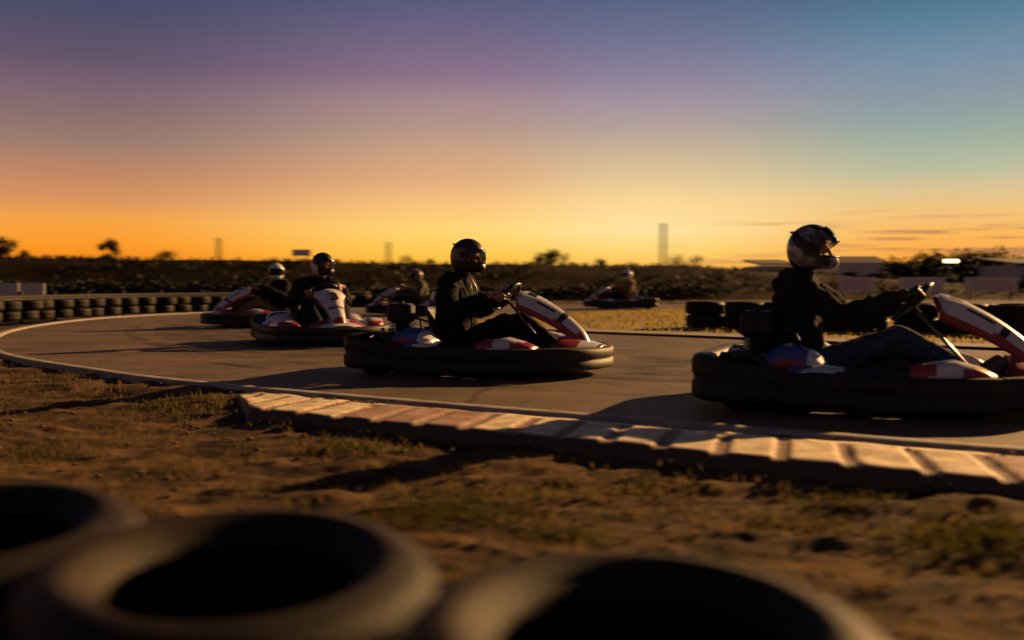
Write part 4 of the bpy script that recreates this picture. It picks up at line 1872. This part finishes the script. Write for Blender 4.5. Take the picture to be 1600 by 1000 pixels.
p = at(471, 418, 90)
sg_ = empty('roadside_sign', 'blank rectangular sign board on two posts above the number 3 kart driver', 'sign', (p.x, p.y, p.z))
s = 90 / FPX
mb = MB()
mb.box((0, 0, 23 * s), (29 * s, .08, 10 * s), bev=.02)
mb.build('sign_panel', M['board_face'], sg_, smooth=False)
for q in (-9, 9):
    mb = MB()
    mb.tube([(q * s, .08, 0), (q * s, .08, 27 * s)], .05, 6)
    mb.build('post', M['pylon'], sg_)

# ------------------------------------------------------------------ light and sky
SUN_AZ, SUN_EL = R(50), R(18)        # from straight ahead towards the right
sv = Vector((math.sin(SUN_AZ) * math.cos(SUN_EL), math.cos(SUN_AZ) * math.cos(SUN_EL), math.sin(SUN_EL)))
sd_ = bpy.data.lights.new('sun', 'SUN')
sd_.energy = 5.0
sd_.angle = R(0.6)
sd_.color = (1.0, 0.54, 0.20)
so = bpy.data.objects.new('sun', sd_)
COL.objects.link(so)
so.rotation_euler = sv.to_track_quat('Z', 'Y').to_euler()
so.location = (30, 20, 20)

w = bpy.data.worlds.new('World')
sc.world = w
w.use_nodes = True
nt = w.node_tree
nt.nodes.clear()
N = nt.nodes.new
L_ = nt.links.new


def math_(op, a, b=None, clamp=False):
    n = N('ShaderNodeMath')
    n.operation = op
    n.use_clamp = clamp
    for i, v in enumerate((a, b)):
        if v is None:
            continue
        if isinstance(v, (int, float)):
            n.inputs[i].default_value = v
        else:
            L_(v, n.inputs[i])
    return n.outputs[0]


out = N('ShaderNodeOutputWorld')
bg = N('ShaderNodeBackground')
L_(bg.outputs[0], out.inputs[0])
tc = N('ShaderNodeTexCoord')
sx = N('ShaderNodeSeparateXYZ')
L_(tc.outputs['Generated'], sx.inputs[0])
az = math_('ARCTAN2', sx.outputs[0], sx.outputs[1])
el = math_('ARCSINE', sx.outputs[2])


def smooth_range(v, a, b):
    n = N('ShaderNodeMapRange')
    n.interpolation_type = 'SMOOTHSTEP'
    L_(v, n.inputs[0])
    n.inputs[1].default_value = a
    n.inputs[2].default_value = b
    return n.outputs[0]


def ramp(stops):
    r = N('ShaderNodeValToRGB')
    L_(math_('DIVIDE', el, 0.6), r.inputs[0])
    cr = r.color_ramp
    while len(cr.elements) < len(stops):
        cr.elements.new(0.5)
    for e, (py, c) in zip(cr.elements, stops):
        if py is not None and py < 1000:
            a = math.atan((443 - py) / FPX)
        e.position = max(0, min(1, a / 0.6))
        e.color = (*srgb(*c), 1)
    return r.outputs[0]


def dome(c_hi, c_top):
    return None


LEFT = ramp([(443, (222, 112, 28)), (400, (250, 145, 26)), (380, (251, 156, 42)), (350, (244, 162, 68)), (320, (214, 146, 92)), (280, (188, 132, 100)), (240, (154, 122, 108)), (200, (137, 109, 110)), (160, (122, 97, 111)), (120, (99, 83, 104)), (60, (78, 76, 102)), (0, (57, 67, 100)), (-420, (14, 18, 34))])
MID = ramp([(443, (248, 164, 48)), (410, (255, 188, 60)), (390, (255, 204, 84)), (360, (255, 213, 116)), (320, (249, 194, 124)), (280, (223, 171, 125)), (240, (204, 162, 131)), (200, (179, 148, 135)), (160, (165, 135, 140)), (120, (140, 112, 136)), (60, (112, 100, 130)), (0, (87, 88, 122)), (-420, (15, 19, 35))])
MIDR = ramp([(443, (255, 170, 60)), (410, (255, 196, 88)), (390, (255, 214, 118)), (360, (255, 226, 156)), (320, (251, 215, 148)), (280, (227, 197, 150)), (240, (202, 178, 149)), (200, (177, 158, 154)), (160, (160, 143, 157)), (120, (137, 126, 151)), (60, (108, 110, 142)), (0, (84, 96, 130)), (-420, (15, 20, 34))])
RIGHT = ramp([(443, (236, 130, 44)), (400, (250, 168, 62)), (370, (248, 182, 88)), (340, (240, 191, 118)), (310, (220, 194, 142)), (280, (186, 187, 156)), (240, (160, 174, 157)), (200, (141, 158, 159)), (160, (130, 147, 161)), (120, (114, 140, 162)), (60, (84, 124, 150)), (0, (60, 97, 126)), (-420, (13, 20, 32))])


def mixc(f, a, b, mode='MIX'):
    m = N('ShaderNodeMix')
    m.data_type = 'RGBA'
    m.blend_type = mode
    if isinstance(f, (int, float)):
        m.inputs[0].default_value = f
    else:
        L_(f, m.inputs[0])
    for i, v in ((6, a), (7, b)):
        if isinstance(v, tuple):
            m.inputs[i].default_value = (*v, 1)
        else:
            L_(v, m.inputs[i])
    return m.outputs[2]


c = mixc(smooth_range(az, -0.40, -0.04), LEFT, MID)
c = mixc(smooth_range(az, -0.06, 0.13), c, MIDR)
c = mixc(smooth_range(az, 0.13, 0.40), c, RIGHT)
# thin cloud streaks low on the right
cv = N('ShaderNodeCombineXYZ')
L_(math_('MULTIPLY', az, 7.0), cv.inputs[0])
L_(math_('MULTIPLY', el, 150.0), cv.inputs[1])
cn = N('ShaderNodeTexNoise')
cn.inputs['Scale'].default_value = 1.0
cn.inputs['Detail'].default_value = 5
L_(cv.outputs[0], cn.inputs['Vector'])
cm = smooth_range(cn.outputs['Fac'], 0.52, 0.66)
low = math_('MULTIPLY', smooth_range(el, 0.080, 0.045), smooth_range(az, 0.10, 0.30))
cm = math_('MULTIPLY', math_('MULTIPLY', cm, low), 0.8)
c = mixc(cm, c, srgb(176, 112, 84))
# the sky away from the glow is dimmer
away = smooth_range(math_('ABSOLUTE', az), 0.9, 2.2)
c = mixc(away, c, srgb(66, 60, 74))
below = smooth_range(el, 0.0, -0.02)
c = mixc(below, c, (0.02, 0.014, 0.01))
# a little physical sky
nish = N('ShaderNodeTexSky')
nish.sky_type = 'NISHITA'
nish.sun_disc = False
nish.sun_elevation = SUN_EL
nish.sun_rotation = SUN_AZ
nm = N('ShaderNodeMix')
nm.data_type = 'RGBA'
nm.blend_type = 'ADD'
nm.inputs[0].default_value = 0.0015
L_(c, nm.inputs[6])
L_(nish.outputs[0], nm.inputs[7])
L_(nm.outputs[2], bg.inputs[0])
bg.inputs[1].default_value = 0.62

# ------------------------------------------------------------------ render settings
sc.view_settings.view_transform = 'Standard'
sc.view_settings.look = 'None'
sc.view_settings.exposure = 0.69
sc.view_settings.gamma = 1.0
sc.render.film_transparent = False
sc.cycles.max_bounces = 6
sc.cycles.transparent_max_bounces = 8
sc.cycles.use_denoising = True
sc.cycles.sample_clamp_indirect = 4.0
